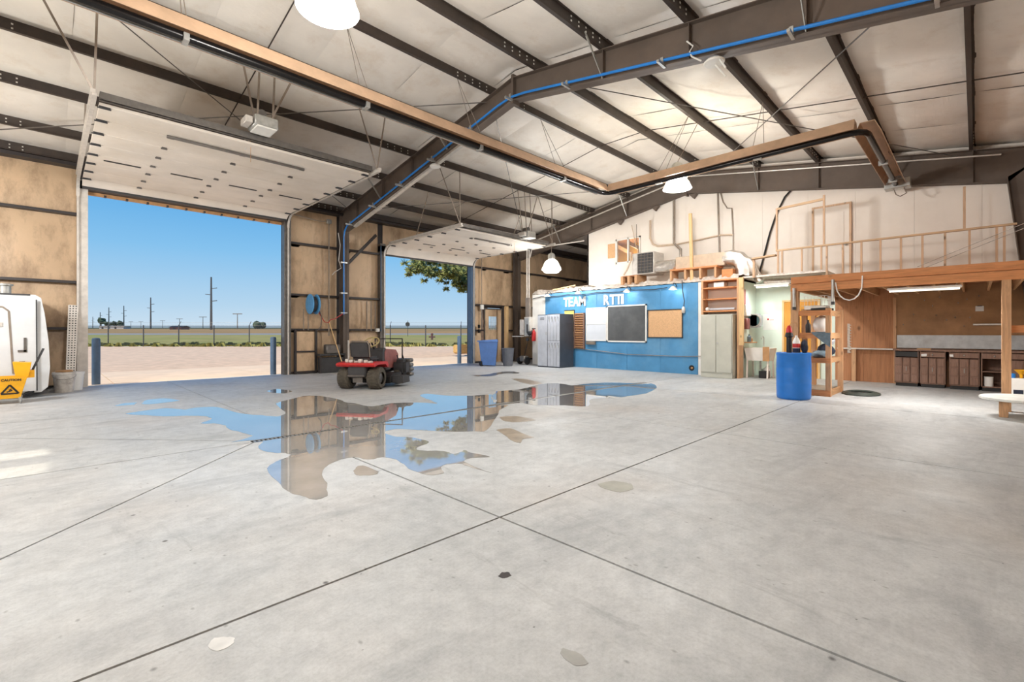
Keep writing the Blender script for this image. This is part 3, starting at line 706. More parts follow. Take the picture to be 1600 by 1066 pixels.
# ================================================================== HIGH BAY LAMPS
def dome_lamp(x, y, z, label, r=0.28, prism_=False, light=True, power=1.0):
    o = thing('high_bay_lamp', (x, y, z), label, 'lamp')
    if prism_:
        MB().lathe([(r * 0.42, 0.42), (r * 0.66, 0.34), (r * 0.95, 0.1), (r, 0.06), (r * 0.74, -0.04), (r * 0.66, -0.05), (r * 0.9, 0.06), (r * 0.6, 0.33), (r * 0.38, 0.4)], (x, y, z), 24, close=False).build('refractor', M['prism'], o)
        MB().lathe([(0.04, 0.12), (0.1, 0.2), (0.1, 0.3), (0.04, 0.38)], (x, y, z), 12).build('bulb', M['glow_bulb'], o)
    else:
        MB().lathe([(0.09, 0.36), (0.16, 0.31), (r * 0.85, 0.14), (r, 0.02), (r * 1.03, 0.0), (r * 0.97, 0.01), (r * 0.82, 0.13), (0.15, 0.29), (0.08, 0.33)], (x, y, z), 28, close=False).build('reflector', M['prism'], o)
        MB().lathe([(0.01, 0.012), (r * 0.5, 0.004), (r * 0.9, 0.012), (r * 0.9, 0.02), (0.01, 0.03)], (x, y, z), 28).build('lens', M['prism'], o)
        MB().lathe([(0.03, 0.08), (0.07, 0.12), (0.07, 0.2), (0.04, 0.28)], (x, y, z), 12).build('bulb', M['glow_bulb'], o)
    MB().lathe([(0.11, 0.4), (0.13, 0.42), (0.13, 0.58), (0.1, 0.62), (0.02, 0.66)], (x, y, z), 16).build('ballast_housing', M['galv'], o)
    pu = min(PUR, key=lambda q: abs(q - y))
    MB().tube([(x, y, z + 0.64), (x, pu, rtop(pu) + 0.05)], 0.008, 5).build('hanging_cord', M['conduit'], o)
    if light:
        l = bpy.data.objects.new('bulb_light', bpy.data.lights.new('bulb_light', 'POINT')); col.objects.link(l); l.parent = o
        l.location = (0, 0, -0.03 if not prism_ else -0.1); l.data.energy = LAMP_W * power; l.data.color = (0.985, 0.99, 1.0); l.data.shadow_soft_size = 0.26
    return o
dome_lamp(1.9, 4.4, 4.4, 'round white dome lamp glowing at the top edge of the photo')
dome_lamp(10.95, 5.2, 4.84, 'lit dome lamp hanging just beyond the tan heater hood', 0.33)
dome_lamp(12.75, 10.75, 3.5, 'clear prismatic bell lamp hanging in front of the second overhead door end', 0.36, True, True, 0.55)
dome_lamp(-5.4, 4.4, 4.4, 'added fill dome lamp further left, outside the view', power=1.7)  # unseen lamp added to brighten the ceiling
dome_lamp(-1.9, 11.4, 3.4, 'added fill bell lamp left of the big door, outside the view', 0.36, True, True, 0.7)  # unseen lamp added to light the undersides by the big door

# ================================================================== PIPES ON THE FRAME
zb = lambda y: 6.2 - 0.195 * abs(y - RIDGE)
ap = thing('air_pipe', (6.88, 14.6, 0), 'bright blue compressed air pipe clipped along the first steel frame', 'pipe')
px_ = 6.86
MB().tube([(px_, 14.66, 1.9), (px_, 14.66, 4.45), (px_, 14.6, 4.62), (px_, 14.45, zb(14.45) + 0.04), (px_, 10, zb(10) + 0.06), (px_, RIDGE + 0.4, zb(RIDGE + 0.4) + 0.07), (px_, RIDGE, 6.24), (px_, RIDGE - 0.4, zb(RIDGE - 0.4) + 0.07), (px_, 3, zb(3) + 0.06), (px_, -0.5, zb(-0.5) + 0.06)], 0.024, 8).build('pipe_run', M['bluepipe'], ap)
for y in (14.2, 12.7, 11.2, 9.7, 8.2, 6.9, 5.4, 3.5, 1.7, 0.3):
    m = MB(); m.box(px_ - 0.16, px_ + 0.08, y - 0.02, y + 0.02, zb(y) - 0.03, zb(y) + 0.012); m.box(px_ - 0.03, px_ + 0.03, y - 0.025, y + 0.025, zb(y) + 0.0, zb(y) + 0.1); m.build('strut_clamp', M['galv'], ap, smooth=False)
for z in (1.95, 2.6, 3.6):
    m = MB(); m.box(px_ - 0.1, px_ + 0.12, 14.64, 14.76, z - 0.02, z + 0.02); m.build('strut_clamp', M['galv'], ap, smooth=False)
lc = thing('light_channel', (6.95, 10.5, 5), 'pale lighting channel fixed under the door-side half of the first frame', 'light fixture')
m = MB(); a_, b_ = (7.02, 14.2, zb(14.2) - 0.04), (7.02, 8.2, zb(8.2) - 0.04); m.beam(a_, b_, 0.1, 0.06); m.build('channel', M['track'], lc, smooth=False)
cw = MB(); cw.tube([(15.1, 13.9, zb(13.9) + 0.45), (15.1, 7.4, zb(7.4) + 0.3)], 0.025, 6); cw.build('conduit', M['track'], None, 'pale conduit running up the far frame beside the bell lamp', 'conduit')
cw = MB(); cw.tube([(15.12, RIDGE - 0.2, 6.5), (15.12, -0.4, rtop(-0.4) - 0.16)], 0.02, 6); cw.build('conduit', M['track'], None, 'pale conduit along the top of the far frame on the right', 'conduit')
ab = thing('antenna_box', (6.93, 2.75, 5.4), 'small white antenna box with short legs under the near frame', 'antenna')
MB().lathe([(0.14, 0), (0.15, 0.02), (0.12, 0.05), (0.02, 0.06)], (7.0, 2.75, 5.3), 16).build('box', M['white'], ab)
m = MB(); m.tube([(6.95, 2.65, 5.3), (6.9, 2.55, 5.12)], 0.013, 6); m.tube([(7.05, 2.75, 5.3), (7.1, 2.62, 5.1)], 0.013, 6); m.build('antenna', M['white'], ab)
m = MB(); m.tube([(6.85, 3.1, 5.72), (6.84, 3.0, 5.6), (6.86, 3.06, 5.55), (6.84, 3.02, 5.45), (6.9, 2.9, 5.36)], 0.012, 6); m.build('cable', M['white'], ab)
ab = thing('antenna_box', (6.9, 9.75, 5.4), 'small white round box under the first frame near the big door', 'antenna')
MB().lathe([(0.13, 0), (0.14, 0.03), (0.1, 0.07), (0.02, 0.08)], (6.98, 9.75, 5.52), 16).build('box', M['white'], ab)

# ================================================================== WET FLOOR
def blob(name, pts, mt, label, z=0.003, sub=3, jit=0.03, seed=1, th=0.0025, **kw):
    rnd = random.Random(seed); P = [Vector(p) for p in pts]; n = len(P); out = []
    for i in range(n):
        p0, p1, p2, p3 = P[i - 1], P[i], P[(i + 1) % n], P[(i + 2) % n]
        for k in range(sub):
            t = k / sub
            q = 0.5 * ((2 * p1) + (p2 - p0) * t + (2 * p0 - 5 * p1 + 4 * p2 - p3) * t * t + (3 * p1 - p0 - 3 * p2 + p3) * t ** 3)
            out.append((q.x + rnd.uniform(-jit, jit), q.y + rnd.uniform(-jit, jit)))
    m = MB().prism(out, z - th, z, 'xy')
    return m.build(name, mt, None, label, 'puddle', smooth=False, **kw)
PUD_MAIN = [(0.89, 9.64), (1.43, 9.85), (1.62, 9.44), (1.83, 9.56), (2.1, 9.34), (2.15, 8.76), (2.23, 8.21), (2.42, 7.83), (2.52, 7.64), (2.75, 7.99), (2.95, 9.05), (3.45, 9.52), (3.7, 9.73), (3.94, 9.49), (3.99, 8.69), (3.91, 8.28), (3.98, 8.07), (4.03, 7.53), (4.46, 7.6), (4.87, 7.32), (5.02, 6.96), (5.19, 7.4), (5.42, 8.09), (5.7, 8.24), (5.84, 7.67), (6.17, 7.34), (6.6, 7.2), (6.3, 6.88), (5.86, 6.32), (5.34, 5.65), (4.88, 5.22), (4.14, 4.62), (3.97, 4.66), (3.7, 4.93), (3.44, 5.32), (3.31, 5.52), (3.1, 5.46), (3.07, 5.12), (3.19, 4.93), (3.19, 4.6), (2.95, 4.47), (2.9, 4.33), (3.06, 4.13), (3.07, 3.94), (3.25, 3.99), (3.24, 3.86), (3.28, 3.6), (3.05, 3.72), (2.95, 3.58), (2.9, 3.17), (2.88, 3.42), (2.89, 3.6), (2.78, 3.7), (2.67, 3.63), (2.59, 3.47), (2.45, 3.54), (2.43, 3.76), (2.48, 4.0), (2.52, 4.2), (2.46, 4.37), (2.32, 4.4), (2.26, 4.58), (2.14, 4.6), (1.98, 4.52), (1.85, 4.37), (1.75, 4.14), (1.67, 3.87), (1.57, 3.66), (1.48, 3.63), (1.43, 3.73), (1.39, 4.0), (1.41, 4.33), (1.49, 4.8), (1.63, 4.99), (1.8, 5.1), (1.81, 5.27), (1.71, 5.37), (1.67, 5.69), (1.81, 6.0), (1.81, 6.41), (1.78, 6.82), (1.73, 7.07), (1.73, 7.59), (1.54, 7.85), (1.75, 8.13), (1.73, 8.42), (1.58, 8.67), (1.37, 8.82), (1.08, 9.22)]
def clip_half(P, y, keep_above):
    out = []
    for i in range(len(P)):
        a, b = P[i], P[(i + 1) % len(P)]
        ia = (a[1] > y) == keep_above; ib = (b[1] > y) == keep_above
        if ia: out.append(a)
        if ia != ib: t = (y - a[1]) / (b[1] - a[1]); out.append((a[0] + t * (b[0] - a[0]), y))
    return out
PUD_RIGHT = [(6.35, 6.9), (7.05, 7.5), (7.56, 7.39), (8.95, 7.77), (9.25, 7.47), (9.1, 7.0), (9.83, 6.99), (10.37, 6.69), (10.61, 6.21), (10.44, 5.48), (9.03, 5.0), (8.1, 5.06), (7.77, 5.18), (7.49, 5.33), (6.72, 4.84), (6.53, 5.2), (6.2, 5.6), (6.2, 5.98), (6.1, 6.49)]
blob('puddle', clip_half(PUD_MAIN, 6.17, True), M['water'], 'large puddle beyond the drain with a long arm to the left', jit=0.018)
blob('puddle', clip_half(PUD_MAIN, 6.03, False), M['water'], 'large puddle this side of the drain with curling arms', jit=0.012, seed=2)
blob('puddle', clip_half(PUD_RIGHT, 6.17, True), M['water'], 'wet sheet beyond the drain in front of the blue wall', jit=0.03, seed=3)
blob('puddle', clip_half(PUD_RIGHT, 6.03, False), M['water'], 'wet sheet this side of the drain in front of the blue wall', jit=0.03, seed=4)
blob('puddle', [(4.24, 4.52), (4.44, 4.46), (4.33, 4.17), (4.26, 3.89), (4.1, 3.91), (3.94, 3.8), (3.96, 4.0), (4.09, 4.21)], M['damp'], 'brown damp patch on the floor right of the large puddle', jit=0.012)
blob('puddle', [(4.93, 5.17), (5.16, 5.04), (5.11, 4.64), (4.82, 4.71), (4.75, 4.89)], M['damp'], 'narrow brown damp streak just this side of the drain', jit=0.02)
blob('puddle', [(9.28, 9.27), (9.41, 8.78), (8.95, 7.9), (8.58, 7.85), (8.67, 8.2)], M['damp'], 'greenish damp streak beyond the drain near the tractor side', jit=0.03)
blob('puddle', [(1.22, 10.78), (1.35, 11.32), (1.64, 11.33), (1.77, 10.77), (1.54, 10.64), (1.33, 10.59)], M['water'], 'small separate puddle near the big door, the right one of two', jit=0.02)
blob('puddle', [(0.85, 10.83), (0.99, 11.08), (1.16, 11.02), (1.09, 10.74), (0.92, 10.75)], M['water'], 'small separate puddle near the big door, the left one of two', jit=0.02)
blob('puddle', [(3.45, 11.14), (3.75, 11.39), (3.83, 10.76), (3.63, 10.48), (3.47, 10.64)], M['water'], 'small puddle left of the lawn tractor', jit=0.02)
blob('puddle', [(2.03, 4.13), (2.13, 4.25), (2.18, 4.2), (2.18, 3.95), (2.11, 3.89), (2.01, 3.96), (1.99, 4.03)], M['water'], 'tiny drop-shaped puddle below the large puddle', jit=0.006)
blob('puddle', [(9.14, 10.87), (9.57, 10.73), (10.44, 11.1), (11.0, 10.96), (10.64, 10.33), (10.26, 10.64), (9.39, 10.26), (9.04, 10.48)], mat('wet_dark_streak', (96, 98, 98), 0.25), 'dark wet streak on the floor before the blue bin', jit=0.04)
def stain(pts, mt, label, cat='stain', **kw):
    o = blob('floor_stain', pts, mt, label, z=0.0015, th=0.001, **kw); o['category'] = cat
stain([(3.34, 2.29), (3.51, 2.24), (3.53, 2.09), (3.44, 2.02), (3.3, 2.05), (3.28, 2.19)], mat('olive_stain', (162, 161, 150), 0.5), 'flat olive-grey stain beside the floor joint, near the middle', jit=0.006)
stain([(0.47, 2.25), (0.5, 2.29), (0.54, 2.26), (0.56, 2.23), (0.54, 2.19), (0.49, 2.19)], mat('chalky_blot', (222, 222, 220), 0.7), 'white paint blot on the near floor at lower left', jit=0.003)
stain([(1.70, 1.80), (1.74, 1.815), (1.765, 1.79), (1.75, 1.76), (1.71, 1.765)], M['girt'], 'dark oil blot right of the joint crossing, near floor', jit=0.004)
ft = mat('foot_smudge', (168, 168, 164), 0.55)
stain([(1.47, 1.19), (1.5, 1.2), (1.52, 1.13), (1.5, 1.08), (1.46, 1.1), (1.455, 1.15)], ft, 'grey boot smudge on the nearest part of the floor', jit=0.003)

# ================================================================== LEFT END: vehicle body, mop bucket, pail
van = thing('panel_van', (-1.05, 13.9, 0), 'white boxy vehicle body with embossed rear panel, at the left edge', 'van')
prof = [(-0.1, 0.1), (-0.0, 0.2), (0.03, 0.6), (0.01, 1.1), (-0.05, 1.7), (-0.1, 2.0), (-0.18, 2.06)]       # (x, z) right flank, bulging low down
left = [(-2.05 - (x + 0.0), z) for x, z in prof][::-1]
M['vanwhite'] = mat('van_white', (216, 219, 221), 0.4, 0, 0.05, 3, (182, 180, 176), 0.4)
MB().prism(prof + left, 13.35, 14.95, 'xz').build('body', M['vanwhite'], van)
rear = [(-0.15, 0.14), (-0.17, 1.94), (-1.85, 1.94), (-1.87, 0.14)]
MB().prism(rear, 13.3, 13.36, 'xz').build('rear_door', M['vanwhite'], van, smooth=False)
m = MB(); pts = [(-1.7, 0.5), (-1.7, 1.72), (-1.62, 1.8), (-0.62, 1.8), (-0.54, 1.72), (-0.48, 0.5)]
for a, b in zip(pts[:-1], pts[1:]): m.beam((a[0], 13.3, a[1]), (b[0], 13.3, b[1]), 0.03, 0.02, (0, 1, 0))
m.build('pressed_rib', M['conduit'], van, smooth=False)
m = MB(); m.box(-0.85, -0.62, 13.285, 13.3, 1.42, 1.5); m.build('name_plate', M['track'], van, smooth=False)
m = MB(); m.box(-0.42, -0.3, 13.28, 13.3, 0.92, 0.96); m.box(-0.34, -0.3, 13.28, 13.3, 0.92, 1.2); m.build('latch', M['steel'], van, smooth=False)
MB().box(-0.4, -0.32, 13.28, 13.3, 0.7, 0.74).build('lock', M['steel'], van, smooth=False)
m = MB(); m.prism([(-0.165, 0.14), (-0.145, 0.14), (-0.155, 1.96), (-0.175, 1.96)], 13.29, 13.31, 'xz'); m.build('door_seal', M['darkgrey'], van, smooth=False)
m = MB(); m.box(-1.8, -0.25, 13.34, 13.6, 2.04, 2.07); m.build('roof_gutter', M['darkgrey'], van, smooth=False)
m = MB(); m.beam((-0.35, 13.25, 0.06), (-0.05, 13.55, 0.22), 0.08, 0.05); m.build('black_end_bar', M['black'], van, smooth=False)  # short slanting black bar at the low corner of the body
m = MB()
for y in (13.75, 14.6):
    for x in (-0.35, -1.7): m.lathe([(0.12, -0.1), (0.16, -0.06), (0.16, 0.06), (0.12, 0.1)], (x, y, 0.16), 16, 'x')
m.build('wheel', M['rubber'], van)
rv = thing('roof_vent', (-0.75, 13.6, 2.07), 'shiny metal vent pot on top of the white vehicle body', 'vent')
MB().lathe([(0.1, 0), (0.1, 0.16), (0.13, 0.17), (0.13, 0.2), (0.02, 0.22)], (-0.62, 13.7, 2.07), 16).build('pot', M['galv'], rv)
MB().lathe([(0.13, 0), (0.12, 0.1), (0.05, 0.16)], (-0.88, 13.7, 2.07), 14).build('cowl', M['track'], rv)
MB().tube([(-0.86, 13.7, 2.18), (-0.98, 13.72, 2.4)], 0.018, 6).build('handle', M['track'], rv)

mb_ = thing('mop_bucket', (-0.55, 12.6, 0), 'yellow wheeled mop bucket with wringer and dark handle, in front of the white vehicle', 'bucket')
mb = MB(); b0 = [(-0.95, 12.44), (-0.36, 12.44), (-0.36, 12.8), (-0.95, 12.8)]; t0_ = [(-1.0, 12.38), (-0.27, 12.38), (-0.27, 12.86), (-1.0, 12.86)]
mb.add([(x, y, 0.1) for x, y in b0] + [(x, y, 0.49) for x, y in t0_] + [(x * 0.97 - 0.02, y * 1 + (0.02 if y < 12.6 else -0.02), 0.49) for x, y in t0_] + [(x, y, 0.13) for x, y in b0],
       [(0, 3, 2, 1), (0, 1, 5, 4), (1, 2, 6, 5), (2, 3, 7, 6), (3, 0, 4, 7), (4, 5, 9, 8), (5, 6, 10, 9), (6, 7, 11, 10), (7, 4, 8, 11), (8, 9, 13, 12), (9, 10, 14, 13), (10, 11, 15, 14), (11, 8, 12, 15), (12, 13, 14, 15)])
mb.build('tub', M['yellow'], mb_, smooth=False)
m = MB(); m.prism([(-0.42, 0.46), (-0.26, 0.46), (-0.22, 0.74), (-0.46, 0.76)], 12.46, 12.78, 'xz'); m.box(-0.3, -0.18, 12.5, 12.74, 0.46, 0.6); m.build('wringer', M['yellow'], mb_, smooth=False)
m = MB(); m.beam((-0.22, 12.62, 0.56), (-0.06, 12.62, 1.0), 0.035, 0.035); m.build('wringer_handle', M['darkgrey'], mb_, smooth=False)
for x, y in ((-0.92, 12.42), (-0.36, 12.42), (-0.92, 12.82), (-0.36, 12.82)):
    w = MB(); w.lathe([(0.03, -0.015), (0.042, -0.008), (0.042, 0.008), (0.03, 0.015)], (x, y, 0.042), 12, 'x'); w.box(x - 0.02, x + 0.02, y - 0.01, y + 0.01, 0.05, 0.12); w.build('caster', M['galv'], mb_)
y_ = 12.375
fx = lambda z: 12.44 - (z - 0.1) / 0.39 * 0.06 - 0.004
tm = text_mb('CAUTION', 0.056, 0.002, 0.002, lambda x, y, z: (-0.6 + x, fx(0.43) - z - 0.002, 0.42 + y)); tm.build('caution_lettering', M['black'], mb_, smooth=False)
m = MB(); T = [(-0.6, 0.19), (-0.38, 0.19), (-0.49, 0.35)]
for a, b in zip(T, T[1:] + T[:1]): m.beam((a[0], fx(a[1]) - 0.002, a[1]), (b[0], fx(b[1]) - 0.002, b[1]), 0.028, 0.004, (0, 1, 0))
m.beam((-0.53, fx(.22) - .003, 0.22), (-0.46, fx(.25) - .003, 0.25), 0.02, 0.004, (0, 1, 0)); m.beam((-0.5, fx(.25) - .003, 0.25), (-0.47, fx(.28) - .003, 0.28), 0.016, 0.004, (0, 1, 0))
m.build('warning_triangle', M['black'], mb_, smooth=False)

pl = thing('pail', (0.3, 14.15, 0), 'dirty white plastic pail with tan lid pieces beside the door track', 'pail')
MB().lathe([(0.15, 0), (0.155, 0.02), (0.18, 0.38), (0.195, 0.39), (0.195, 0.43), (0.185, 0.44), (0.17, 0.43), (0.14, 0.05)], (0.25, 14.12, 0), 22).build('pail_body', mat('stained_plastic', (214, 208, 200), 0.5, 0, 0.15, 9, (120, 106, 96), 0.8), pl)
MB().lathe([(0.14, 0.44), (0.15, 0.46), (0.13, 0.48), (0.02, 0.48)], (0.25, 14.12, 0), 18).build('lid', M['tan'], pl)
MB().tube([(0.06, 14.12, 0.4)] + [(0.25 - 0.2 * math.cos(t), 14.0 - 0.06 * math.sin(t), 0.4 - 0.12 * math.sin(t)) for t in [0.4 + i * 0.39 for i in range(7)]] + [(0.44, 14.12, 0.4)], 0.004, 5).build('bail', M['steel'], pl)
MB().lathe([(0.14, 0), (0.17, 0.36), (0.18, 0.37), (0.18, 0.41), (0.16, 0.4)], (0.42, 14.5, 0), 18).build('pail', M['paper'], None, 'cleaner white pail half hidden behind the dirty pail', 'pail')
pc = MB()      # perforated angle leaning in the corner
pc.add([], [])
base, top_ = Vector((0.22, 14.72, 0.42)), Vector((0.28, 14.98, 1.85))
pch = thing('perforated_angle', (0.25, 14.8, 0), 'tall pale perforated steel strip leaning in the corner behind the pail', 'strip')
m = MB(); m.beam((0.36, 14.72, 0.0), (0.42, 15.02, 1.95), 0.17, 0.012, (0, -1, 0.2)); m.build('strip', M['track'], pch, smooth=False)
m = MB()
for i in range(34):
    for j in range(3):
        t = (i + 0.5) / 34; c = Vector((0.36, 14.72, 0)).lerp(Vector((0.42, 15.02, 1.95)), t)
        m.box(c.x - 0.06 + j * 0.05, c.x - 0.038 + j * 0.05, c.y - 0.012, c.y - 0.004, c.z - 0.012, c.z + 0.012)
m.build('slot_rows', M['black'], pch, kind='stuff', smooth=False)
jk = MB(); jk.tube([(0.0, 14.3, 0.04), (0.12, 14.25, 0.09), (0.05, 14.45, 0.05), (0.16, 14.4, 0.04)], 0.03, 6); jk.build('chain_heap', M['galv'], None, 'small heap of bright chain on the floor by the white vehicle', 'chain')

# bollards by the doors
for x, y, lab in ((0.86, 15.75, 'dark bollard outside the left jamb of the big door'), (5.0, 15.6, 'blue bollard outside the right jamb of the big door'), (12.3, 15.45, 'blue-grey bollard outside the right jamb of the second door')):
    b = MB(); b.lathe([(0.085, -0.03), (0.085, 1.12), (0.07, 1.16), (0.02, 1.17)], (x, y, 0), 16); b.build('bollard', M['bollard'], None, lab, 'bollard', 'bollards at the doors')

# ================================================================== WALL BETWEEN THE DOORS
hr = thing('hose_reel', (5.95, 14.95, 1.9), 'blue round hose reel mounted on the wall between the doors', 'hose reel')
MB().lathe([(0.08, -0.12), (0.3, -0.12), (0.32, -0.1), (0.3, -0.08), (0.14, -0.07), (0.14, 0.07), (0.3, 0.08), (0.32, 0.1), (0.3, 0.12), (0.08, 0.12)], (5.92, 14.8, 2.2), 24, 'x').build('drum', mat('reel_blue', (92, 164, 216), 0.4), hr)
MB().lathe([(0.15, -0.06), (0.24, -0.05), (0.25, 0.0), (0.24, 0.05), (0.15, 0.06)], (5.92, 14.8, 2.2), 20, 'x').build('hose_coil', M['darkgrey'], hr)
MB().box(5.86, 6.12, 15.0, 15.1, 1.9, 2.52).build('mounting_plate', M['steel'], hr, smooth=False)
MB().tube([(6.05, 14.72, 2.1), (6.15, 14.7, 1.8), (6.13, 14.72, 1.5), (6.05, 14.72, 1.4)], 0.015, 6).build('hose_end', M['steel'], hr)
for i, x in enumerate((5.72, 5.86)):
    MB().tube([(x, 15.04, 1.38), (x, 15.04, 2.05)], 0.016, 6).build('wall_pipe', M['conduit'], None, ('left' if i == 0 else 'right') + ' one of two short pipes under the blue hose reel', 'pipe', 'short pipes under the hose reel')
cd = MB(); cd.tube([(6.52, 15.02, 4.9), (6.52, 15.02, 3.0), (6.5, 14.98, 1.2)], 0.02, 6); cd.build('conduit', M['conduit'], None, 'long vertical conduit on the wall left of the steel column', 'conduit')
jb = MB(); jb.rbox(6.45, 6.6, 14.98, 15.08, 4.88, 5.02, 0.01); jb.build('junction_box', M['galv'], None, 'small grey junction box high left of the steel column', 'junction box')
cd = MB(); cd.tube([(5.4, 15.0, 4.98), (6.2, 15.0, 4.9), (6.5, 15.0, 4.95)], 0.014, 6); cd.build('conduit', M['conduit'], None, 'thin conduit sloping to the junction box beside the big door', 'conduit')
cb = MB(); cb.tube([(6.78, 14.9, 4.6), (6.86, 14.92, 4.2), (6.82, 14.95, 3.7), (6.9, 14.93, 3.45), (6.7, 15, 3.3), (6.62, 15, 3.2)], 0.012, 6); cb.build('loose_cable', M['white'], None, 'white cable hanging loose beside the steel column', 'cable')
rh = MB(); rh.tube([(6.05, 15.0, 2.2), (6.2, 14.9, 1.85), (6.3, 14.85, 1.65), (6.42, 14.85, 1.62), (6.5, 14.85, 1.72), (6.62, 14.8, 1.75), (6.85, 14.7, 1.92), (6.95, 14.66, 1.95)], 0.014, 6); rh.build('air_hose', M['red'], None, 'red air hose draped from the reel to the blue pipe', 'hose')
br = thing('push_broom', (6.6, 14.55, 0), 'wooden handled push broom leaning against the wall left of the column', 'broom')
MB().tube([(6.75, 14.35, 0.06), (6.5, 15.0, 1.7)], 0.015, 6).build('handle', M['pine'], br)
MB().rbox(6.55, 6.98, 14.3, 14.4, 0.0, 0.09, 0.01).build('brush_head', M['girt'], br)
wbk = thing('wall_bench', (6.35, 14.9, 0), 'low dark steel bench with a vise against the wall by the column', 'bench')
m = MB(); m.rbox(6.1, 6.95, 14.72, 15.0, 0.56, 0.62, 0.008); m.build('bench_top', M['darkgrey'], wbk)
m = MB(); m.rbox(6.15, 6.9, 14.78, 15.0, 0.0, 0.5, 0.01); m.build('front_plate', M['darkgrey'], wbk)
m = MB(); m.rbox(6.3, 6.78, 14.7, 14.95, 0.62, 0.92, 0.03); m.lathe([(0.09, 0.0), (0.07, 0.06), (0.02, 0.06)], (6.5, 14.69, 0.8), 14, 'y'); m.build('vise', M['steel'], wbk)
for x in (6.12, 6.9): MB().box(x, x + 0.05, 14.76, 14.81, 0, 0.56).build('leg', M['girt'], wbk, smooth=False)
fp = thing('framed_panel', (5.75, 15.05, 0), 'dark angle-iron frame around two tan wall panels below the hose reel', 'panel')
for z0, z1 in ((0.08, 0.68), (0.72, 1.34)): MB().rbox(5.5, 6.08, 15.08, 15.12, z0, z1, 0.006).build('panel', M['wall_ins'], fp)
m = MB(); m.box(5.44, 5.5, 15.02, 15.1, 0, 1.4); m.box(6.08, 6.14, 15.02, 15.1, 0, 1.4); m.box(5.5, 6.08, 15.02, 15.1, 0.68, 0.72); m.box(5.5, 6.08, 15.02, 15.1, 0.02, 0.08); m.build('angle_frame', M['girt'], fp, smooth=False)
for i, x in enumerate((7.86, 8.02, 8.18)):
    MB().tube([(x, 15.02, 1.36), (x, 15.02, 2.4)], 0.02, 6).build('wall_pipe', M['conduit'], None, ('first', 'middle', 'last')[i] + ' of three short vertical pipes on the wall left of the second door', 'pipe', 'three short pipes by the second door')
tp = MB(); tp.tube([(7.0, 14.62, 0.0), (7.0, 14.62, 1.05)], 0.03, 8); tp.build('guard_pipe', M['track'], None, 'short pale pipe standing at the foot of the steel column', 'pipe')
vl = MB(); vl.tube([(8.42, 15.05, 1.35), (8.42, 15.05, 4.4)], 0.02, 6); vl.build('conduit', M['bollard'], None, 'bluish conduit on the left jamb of the second door', 'conduit')
bx_ = MB(); bx_.rbox(8.2, 8.32, 14.95, 15.05, 1.33, 1.45, 0.01); bx_.lathe([(0.03, 0), (0.03, .03)], (8.26, 14.93, 1.39), 10, 'y'); bx_.build('socket_box', M['white'], None, 'small white socket box at the left jamb of the second door', 'socket')

# ================================================================== LAWN TRACTOR (local frame: +x forward, rear axle at origin)
tr = thing('lawn_tractor', (5.15, 10.08, 0), 'red riding lawn tractor seen from behind, parked by the steel column', 'tractor', rz=R(36))
def tyre(name, x, y, r, w, hub):
    t = MB(); t.lathe([(r * 0.55, -w / 2), (r * 0.86, -w / 2), (r * 0.97, -w * 0.36), (r, -w * 0.15), (r, w * 0.15), (r * 0.97, w * 0.36), (r * 0.86, w / 2), (r * 0.55, w / 2)], (x, y, r), 26, 'y', close=False)
    o = t.build(name, M['rubber'], tr, local=True)
    h_ = MB(); h_.lathe([(0.03, -w * 0.42), (r * 0.3, -w * 0.42), (r * 0.56, -w * 0.3), (r * 0.56, w * 0.3), (r * 0.3, w * 0.42), (0.03, w * 0.42)], (x, y, r), 18, 'y'); h_.build('hub', hub, o, local=True)
    g = MB()
    for k in range(22):
        a = 2 * math.pi * k / 22
        for s in (-1, 1):
            p = Vector((x + math.cos(a) * r, y + s * w * 0.02, r + math.sin(a) * r)); q = Vector((x + math.cos(a + 0.16) * r * 0.985, y + s * w * 0.4, r + math.sin(a + 0.16) * r * 0.985))
            g.beam(p, q, 0.024, 0.014, (math.cos(a), 0, math.sin(a)))
    g.build('tread', M['rubber'], o, local=True, kind='stuff', smooth=False)
tyre('rear_tyre', 0, 0.36, 0.255, 0.28, M['steel']); tyre('rear_tyre', 0, -0.36, 0.255, 0.28, M['steel'])
tyre('front_tyre', 1.22, 0.38, 0.19, 0.16, M['steel']); tyre('front_tyre', 1.22, -0.38, 0.19, 0.16, M['steel'])
m = MB(); m.prism([(-0.3, 0.53), (-0.34, 0.57), (-0.3, 0.61), (-0.1, 0.63), (0.38, 0.62), (0.46, 0.52), (0.4, 0.48), (0.28, 0.56), (-0.1, 0.57)], -0.46, 0.46, 'xz'); o = m.build('rear_fender', M['red'], tr, local=True)
m = MB(); m.rbox(-0.26, 0.3, -0.22, 0.22, 0.28, 0.56, 0.03); m.build('rear_housing', M['darkgrey'], tr, local=True)
m = MB(); m.rbox(-0.3, -0.26, -0.2, 0.2, 0.3, 0.34, 0.01); m.tube([(-0.05, -0.25, 0.255), (-0.05, 0.25, 0.255)], 0.03, 8); m.box(-0.2, 0.2, -0.12, 0.12, 0.16, 0.3); m.build('transaxle', M['steel'], tr, local=True, smooth=False)
m = MB(); m.rbox(-0.02, 0.44, -0.24, 0.24, 0.62, 0.74, 0.05, 2); so = m.build('seat', M['darkgrey'], tr, local=True)
m = MB(); bm = bmesh.new(); bmesh.ops.create_cube(bm, size=1)
for v in bm.verts: v.co = Vector((-0.06 + v.co.x * 0.11 - v.co.z * 0.08, v.co.y * 0.5, 0.9 + v.co.z * 0.42))
bmesh.ops.bevel(bm, geom=bm.edges[:], offset=0.05, segments=3, affect='EDGES'); m.bm(bm); m.build('seat_back', M['darkgrey'], tr, local=True)
